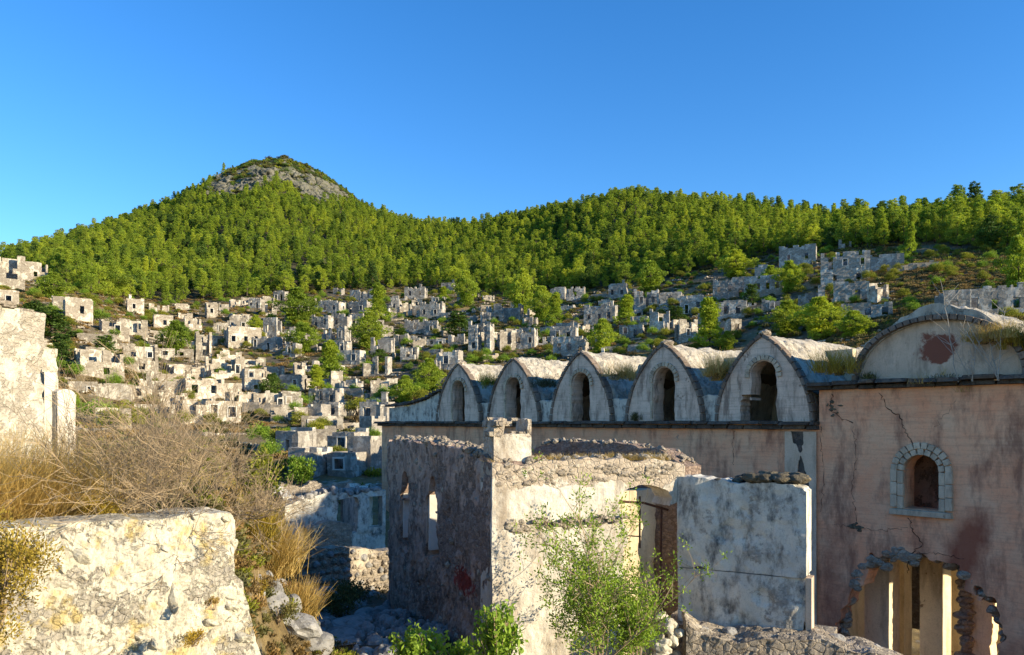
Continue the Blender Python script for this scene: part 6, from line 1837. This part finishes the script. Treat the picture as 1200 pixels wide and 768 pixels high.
# dead shrub: fans of bare branches
def shrub(name, bases, nst, L0, spread, up, mat, r0=.010, levels=2, bias=None, rmin=.0014, seedz=0, kids=(9, 8)):
    mb = MB(); tips = []
    def grow(p, d, L, r, lev):
        n = 6 if lev == 0 else 4
        pts = [p]; dd = d / np.linalg.norm(d)
        for k in range(n):
            dd = dd + rng.normal(0, .16, 3) + np.array([0, 0, .04]); dd /= np.linalg.norm(dd)
            pts.append(pts[-1] + dd * L / n)
        pts = np.array(pts)
        mb.tube(pts, np.linspace(r, max(rmin, r * .45), n + 1), 3)
        if lev < levels:
            for _ in range(kids[lev]):
                t = rng.uniform(.25, 1.0); i = min(n - 1, int(t * n)); q = pts[i] + (pts[i + 1] - pts[i]) * (t * n - i)
                nd = dd * .9 + rng.normal(0, .55, 3); nd[2] += .1
                grow(q, nd, L * rng.uniform(.35, .6), max(rmin, r * .5), lev + 1)
        else: tips.append(pts[-1])
    for b0 in bases:
        for _ in range(nst):
            d = rng.normal(0, 1, 3) * spread + up
            if bias is not None: d = d + bias * rng.uniform(.2, 1)
            grow(np.array(b0) + rng.normal(0, .04, 3), d, L0 * rng.uniform(.6, 1.15), r0 * rng.uniform(.6, 1.1), 0)
    return mb, np.array(tips)
sh = thing("dead_shrub", "large leafless grey-brown shrub spreading over the top of the retaining wall", "shrub", tuple(P(160, 612, 6.0)))
so = np.array(sh.location)
mb1, _ = shrub("s", [np.array(P(165, 618, 6.0)), np.array(P(140, 612, 6.3)), np.array(P(190, 615, 6.1))], 9, .95, .62, np.array([.15, 0, .75]), 'twig', .0055)
mb2, _ = shrub("s", [np.array(P(120, 600, 6.8)), np.array(P(200, 600, 7.0)), np.array(P(240, 598, 7.2)), np.array(P(90, 590, 7.4))], 7, .95, .60, np.array([.25, 0, .65]), 'twig', .0055)
mb3, _ = shrub("s", [np.array(P(165, 612, 5.9)), np.array(P(185, 612, 5.9))], 5, .75, .30, np.array([.75, -.12, -.10]), 'twig', .006, bias=np.array([.2, 0, -.35]), kids=(5, 3))
mb4, _ = shrub("s", [np.array(P(275, 600, 7.4)), np.array(P(300, 610, 7.8)), np.array(P(255, 590, 7.9))], 6, .52, .60, np.array([.2, 0, .4]), 'twig', .006)
for m_ in (mb1, mb2, mb3, mb4):
    m_.V = [v_ - so for v_ in m_.V]; m_.build("branches", M['twig'], sh)
def bush(name, label, cat, base, h, w, mat, n=900, lf=.05, stems=10, group=None, twig='twig', asp=.5, hollow=.3, shell=True, clumps=14):
    base = Vector(base)
    if 8.5 < base.y < 22 and base.x > -6 and base.z < -1.5: base.z = float(zt(base.x, base.y)) - .02
    t = thing(name, label, cat, tuple(base), 0, group); b0 = np.zeros(3)
    mbs = MB()
    for k in range(stems):
        a = rng.uniform(0, 6.28); e = np.array([math.cos(a) * w * rng.uniform(.2, .9), math.sin(a) * w * rng.uniform(.2, .9), h * rng.uniform(.6, .95)])
        mbs.tube(np.array([b0, e * [.3, .3, .45] + rng.normal(0, .02, 3), e]), [.008 * (h / .6 + .4), .006, .002], 4)
    mbs.build("stems", M[twig], t)
    per = n // clumps; L = []; 
    for k in range(clumps):
        d = unit(1)[0]; c = d * np.array([w, w, h * .45]) * rng.uniform(hollow, .85) + [0, 0, h * .55]
        dd = unit(per); pos = c + dd * w * .33 * rng.uniform(.2, 1, (per, 1)); pos[:, 2] = np.maximum(pos[:, 2], .02)
        s_ = np.clip(rng.random() * .6 + rng.normal(.1, .2, per) + .2 * dd[:, 2], 0, 1)
        L.append(leaf_quads(pos, dd + rng.normal(0, .5, (per, 3)) + [0, 0, .5], lf * rng.uniform(.6, 1.3, per), lf * asp, s_))
    combine("leaves", L, mat, t)
    return t
bush("weed_bush", "ochre-yellow weed bush at the lower left corner over the wall", "bush", P(-15, 790, 3.9), .85, .34, 'ochreweed', 6500, .022, 16, clumps=30, asp=.4)
bush("weed_bush", "second ochre weed clump hanging at the left edge below the golden grass", "bush", P(-5, 700, 4.2), .45, .26, 'ochreweed', 4500, .02, 14, clumps=24, asp=.4)
bush("weed_bush", "yellow-brown spiny weed tuft at the root of the dead shrub", "bush", P(112, 622, 5.9), .26, .26, 'ochreweed', 4200, .022, 18, clumps=20, asp=.3)
bush("weed_bush", "small golden weed growing out of the wall near its right end", "bush", P(165 + 85, 715, 5.45), .09, .07, 'gold', 700, .018, 8, clumps=8, asp=.3)
bush("weed_bush", "rusty golden moss tuft on the lower part of the retaining wall", "bush", P(225, 758, 5.25), .10, .13, 'ochreweed', 1500, .015, 8, clumps=12, asp=.4)
bush("green_bush", "yellow-green leafy branch at the right end of the dead shrub", "bush", P(308, 600, 8.4), .75, .36, 'yellowgreen', 1300, .05, 10, clumps=16)
bush("green_bush", "dark leafy shrub in front of the blue-shaded houses", "bush", P(350, 572, 34), 1.5, .85, 'green', 3200, .12, 12, clumps=26)
bush("green_bush", "olive bush right of the dead shrub above the gully", "bush", P(322, 600, 14), .7, .45, 'scrub', 2200, .05, 12, clumps=20)
bush("dry_bush", "rust-brown dead bush at the bottom of the gully bank", "bush", P(337, 752, 11.2), .48, .34, 'rustweed', 4200, .03, 16, clumps=26, asp=.3)
bush("dry_bush", "orange-brown weed beside the right edge of the retaining wall", "bush", P(302, 765, 9.0), .55, .14, 'ochreweed', 1600, .03, 12, clumps=12, asp=.3)
bush("green_bush", "dark weeds growing along the left side of the footpath", "bush", P(398, 722, 16.5), .7, .6, 'scrub', 2400, .06, 12, clumps=20)
bush("green_bush", "low dark plants at the foot of the low stone wall", "bush", P(415, 705, 20.0), .5, 1.0, 'scrub', 2000, .08, 12, clumps=20)
bush("green_bush", "mixed green weeds below the retaining wall at the bottom edge", "bush", P(325, 768, 9.6), .3, .35, 'scrub', 1500, .035, 12, clumps=16)
# tall dry reeds on the bank
for k, (px, py, Y, n_, L_, lab) in enumerate([(318, 700, 10.6, 1900, .8, "tall tan reed grass on the gully bank, the highest clump"), (345, 705, 11.0, 1300, .62, "tan feathery grass leaning right beside the highest clump"),
                                        (296, 690, 10.2, 1100, .75, "orange dry grass tight against the right end of the retaining wall")]):
    b0 = np.array(P(px, py, Y)); b0[2] = float(zt(b0[0], b0[1])) - .02
    t = thing("reed_clump", lab, "dry grass", tuple(b0), 0, "reed clumps on the gully bank")
    V, Fq, s_ = grass_clump("r", [np.zeros(3)], n_, L_, .010, 'gold', (.15 if k < 2 else 0, 0, 1), .33, .12, .45)
    combine("blades", [(V, Fq, s_)], 'gold' if k < 2 else 'ochreweed', t)
    L = []
    dd = unit(1600); pos = dd * [.38, .38, .22] * rng.uniform(.3, 1, (1600, 1)) + [0, 0, .18]
    L.append(leaf_quads(pos, dd + [0, 0, .8], .06, .012, rng.random(1600)))
    combine("undergrowth", L, 'scrub', t)

# shrub tree in front of the white wall
def sapling(name, label, base, H, W, mat, nst, lf, per, r0=.014, leafy=1.0, cat="small tree", kids=(7, 5), up=.95, spread=.33, asp=.45, bias=None):
    t = thing(name, label, cat, tuple(base))
    mb_, tips = shrub("s", [np.zeros(3)], nst, H * .8, spread, np.array([0, 0, up]), 'twig', r0, 2, rmin=.003, kids=kids, bias=bias)
    mb_.build("stems", M['twig'], t)
    inner = tips * rng.uniform(.62, .97, (len(tips), 1))
    tips = np.concatenate([tips, inner]); c = np.repeat(tips, per, 0); n_ = len(c)
    dd = unit(n_)
    pos = c + dd * rng.uniform(0, .13, (n_, 1)) * np.array([1, 1, 1.2]) * W
    clr = np.repeat(rng.random(len(tips)), per)
    L = [leaf_quads(pos, dd + [0, 0, .4], lf * rng.uniform(.6, 1.3, n_), lf * asp, np.clip(clr * .6 + rng.random(n_) * .4, 0, 1))]
    combine("leaves", L, mat, t)
    return t
sapling("shrub_tree", "airy yellow-green shrub tree in front of the flaking white wall", P(702, 800, 10.3), 2.25, 1.0, 'green', 9, .048, 19, .015, spread=.12, kids=(8, 5))
sapling("shrub_tree", "lower leafy shrub right of the airy tree, against the doorway", P(745, 790, 10.6), 1.15, 1.0, 'green', 8, .046, 13, .010, spread=.22, kids=(6, 5))
# broad-leaved plants along the bottom edge
def laurel(label, base, H, W, n):
    t = thing("laurel_bush", label, "bush", tuple(base), 0, "broad-leaved bushes along the bottom edge")
    mb_ = MB(); L = []
    for k in range(n):
        a = rng.uniform(0, 6.28); tip = np.array([math.cos(a) * W * rng.uniform(.1, 1), math.sin(a) * W * rng.uniform(.1, .8), H * rng.uniform(.6, 1.0)])
        mb_.tube(np.array([[0, 0, 0], tip * [.4, .4, .5], tip]), [.012, .008, .003], 4)
        m_ = 34; tt_ = rng.uniform(.45, 1.02, m_)[:, None]
        pos = tip * tt_ + rng.normal(0, .025, (m_, 3)); d = rng.normal(0, .8, (m_, 3)) + [0, 0, .55]
        L.append(leaf_quads(pos, d, .068 * rng.uniform(.7, 1.3, m_), .030, np.clip(rng.random(m_) * .6 + tt_[:, 0] * .4, 0, 1)))
    mb_.build("stems", M['twig'], t); combine("leaves", L, 'green', t)
laurel("low bright laurel bush left of centre at the bottom edge", P(487, 800, 7.6), .50, .36, 60)
laurel("taller laurel bush with glossy light green leaves under the ruin corner", P(582, 815, 7.4), .88, .26, 52)
laurel("small laurel sprig between the two larger laurel bushes", P(545, 800, 7.8), .42, .22, 30)
# dry grass and weeds in the valleys of the church roof
def roof_tuft(label, px, py, d, n_, L_, mat, rad, cat="dry grass"):
    s_ = s_of(px); p = cpt(s_, d, 0)
    # slide along the sight line to the height py asks for
    p = np.array(P(px, py, p[1] if d == 0 else (p[1])))
    t = thing("roof_grass", label, cat, tuple(p), 0, "weeds growing on the church roof")
    V, Fq, s__ = grass_clump("r", [rng.normal(0, rad, 3) * [1, 1, .25] for _ in range(14)], n_ // 2, L_, .013, mat, (0, 0, 1), .38, rad * .25, .5)
    combine("blades", [(V, Fq, s__)], mat, t)
    dd = unit(500); L = [leaf_quads(dd * [rad, rad, .22] * rng.uniform(.3, 1.1, (500, 1)) + [0, 0, .1], dd + [0, 0, .6], .07, .02, rng.random(500))]
    combine("undergrowth", L, 'scrub', t)
    return t
roof_tuft("large golden grass tuft between the fourth and fifth vault", 842, 442, 0, 1900, .95, 'gold', .42)
roof_tuft("brown grass tuft between the third and fourth vault", 725, 444, 0, 1300, .75, 'gold', .40)
roof_tuft("rusty grass tuft between the fifth vault and the rounded gable", 985, 436, 0, 1700, .9, 'ochreweed', .38)
roof_tuft("grey-green tuft between the second and third vault", 640, 452, 0, 900, .6, 'scrub', .38)
roof_tuft("yellow-green weed between the first and second vault", 574, 452, 0, 900, .75, 'yellowgreen', .35)
roof_tuft("golden grass on the right shoulder of the rounded gable", 1168, 400, 0, 1600, .55, 'gold', .35)
roof_tuft("golden weed at the far right end of the gable roof", 1198, 405, 0, 1200, .75, 'ochreweed', .25)
roof_tuft("small dark weed at the foot of the fourth vault", 745, 492, 0, 500, .35, 'scrub', .15)
roof_tuft("thin weeds on the cornice below the gable's left foot", 1018, 448, 0, 260, .4, 'scrub', .2)
roof_tuft("low dry weeds along the cornice below the gable centre", 1105, 450, 0, 500, .4, 'gold', .45)
def bare_sapling(label, px, py, H, n_, seed_):
    Y = K0 / (px + 180) - .35
    b0 = np.array(P(px, py, Y)); t = thing("bare_sapling", label, "sapling", tuple(b0), 0, "bare saplings on the gable cornice")
    mb_ = MB()
    for q in range(n_):
        lean = rng.normal(0, .10 if n_ == 1 else .22, 2); zz_ = np.linspace(0, H * rng.uniform(.75, 1), 12); wob = np.cumsum(rng.normal(0, .012, (12, 2)), 0)
        st = np.column_stack([lean[0] * zz_ + wob[:, 0] * H * .6, lean[1] * zz_ + wob[:, 1] * H * .6, zz_]); mb_.tube(st, np.linspace(.016, .006, 12), 5)
        for w_ in range(11):
            i_ = rng.integers(2, 11); L_ = rng.uniform(.18, .5) * H * .5; a_ = rng.uniform(0, 6.28); d_ = np.array([math.cos(a_) * .8, math.sin(a_) * .8, .75]); mid = st[i_] + d_ * L_ * .5 + rng.normal(0, .03, 3)
            mb_.tube(np.array([st[i_], mid, st[i_] + d_ * L_ + rng.normal(0, .05, 3)]), [.008, .006, .004], 4)
    mb_.build("stems", M['palestem'], t)
bare_sapling("tallest pale leafless sapling rising above the rounded gable", 1124, 448, 3.5, 1, 1)
bare_sapling("forked leafless sapling right of the tallest one on the gable", 1170, 446, 2.2, 4, 2)
bare_sapling("short leafless sapling between the gable's red patch and the forked one", 1140, 447, 1.1, 3, 3)
# rubble stones showing where the plaster has gone
for k in range(150):
    if k < 95: u, v = rng.uniform(.05, 3.35), rng.uniform(-1.0, -.70)
    else: u, v = rng.uniform(.3, 2.2), rng.uniform(-1.72, -1.58)
    s = rng.uniform(.04, .11)
    place("wall_stone", RROCKS[k % 5], ruin, RC + RR * u + NRw * (.07 - s * .25) + np.array([0, 0, v]), RR, NRw, np.array([0, 0, 1.]), s * 1.7, s * 1.0, s)
for k in range(110):
    u, v = rng.uniform(.1, 7.2), rng.uniform(-4.4, -.6); s = rng.uniform(.05, .14)
    if abs(u - 3.42) < .7 and -2.9 < v < -1.1 or abs(u - 5.66) < .7 and -2.9 < v < -1.1: continue
    place("wall_stone", RROCKS[k % 5], ruin, RC + RL * u - NLw * s * .3 + np.array([0, 0, v]), RL, NLw, np.array([0, 0, 1.]), s * 1.7, s * 1.0, s)
# grass on the crest of the white ruin wall
tp = [RC + RR * u + RL * rng.uniform(.05, .5) + np.array([0, 0, -.66]) for u in np.linspace(.1, 3.3, 40)]
V, Fq, s_ = grass_clump("t", np.array(tp), 5200, .16, .006, 'gold', (0, 0, 1), .8, .05, .6)
wt = combine("wall_top_grass", [(V, Fq, s_)], 'gold'); tag(wt, "short brown grass along the crest of the white ruin wall", kind="stuff")
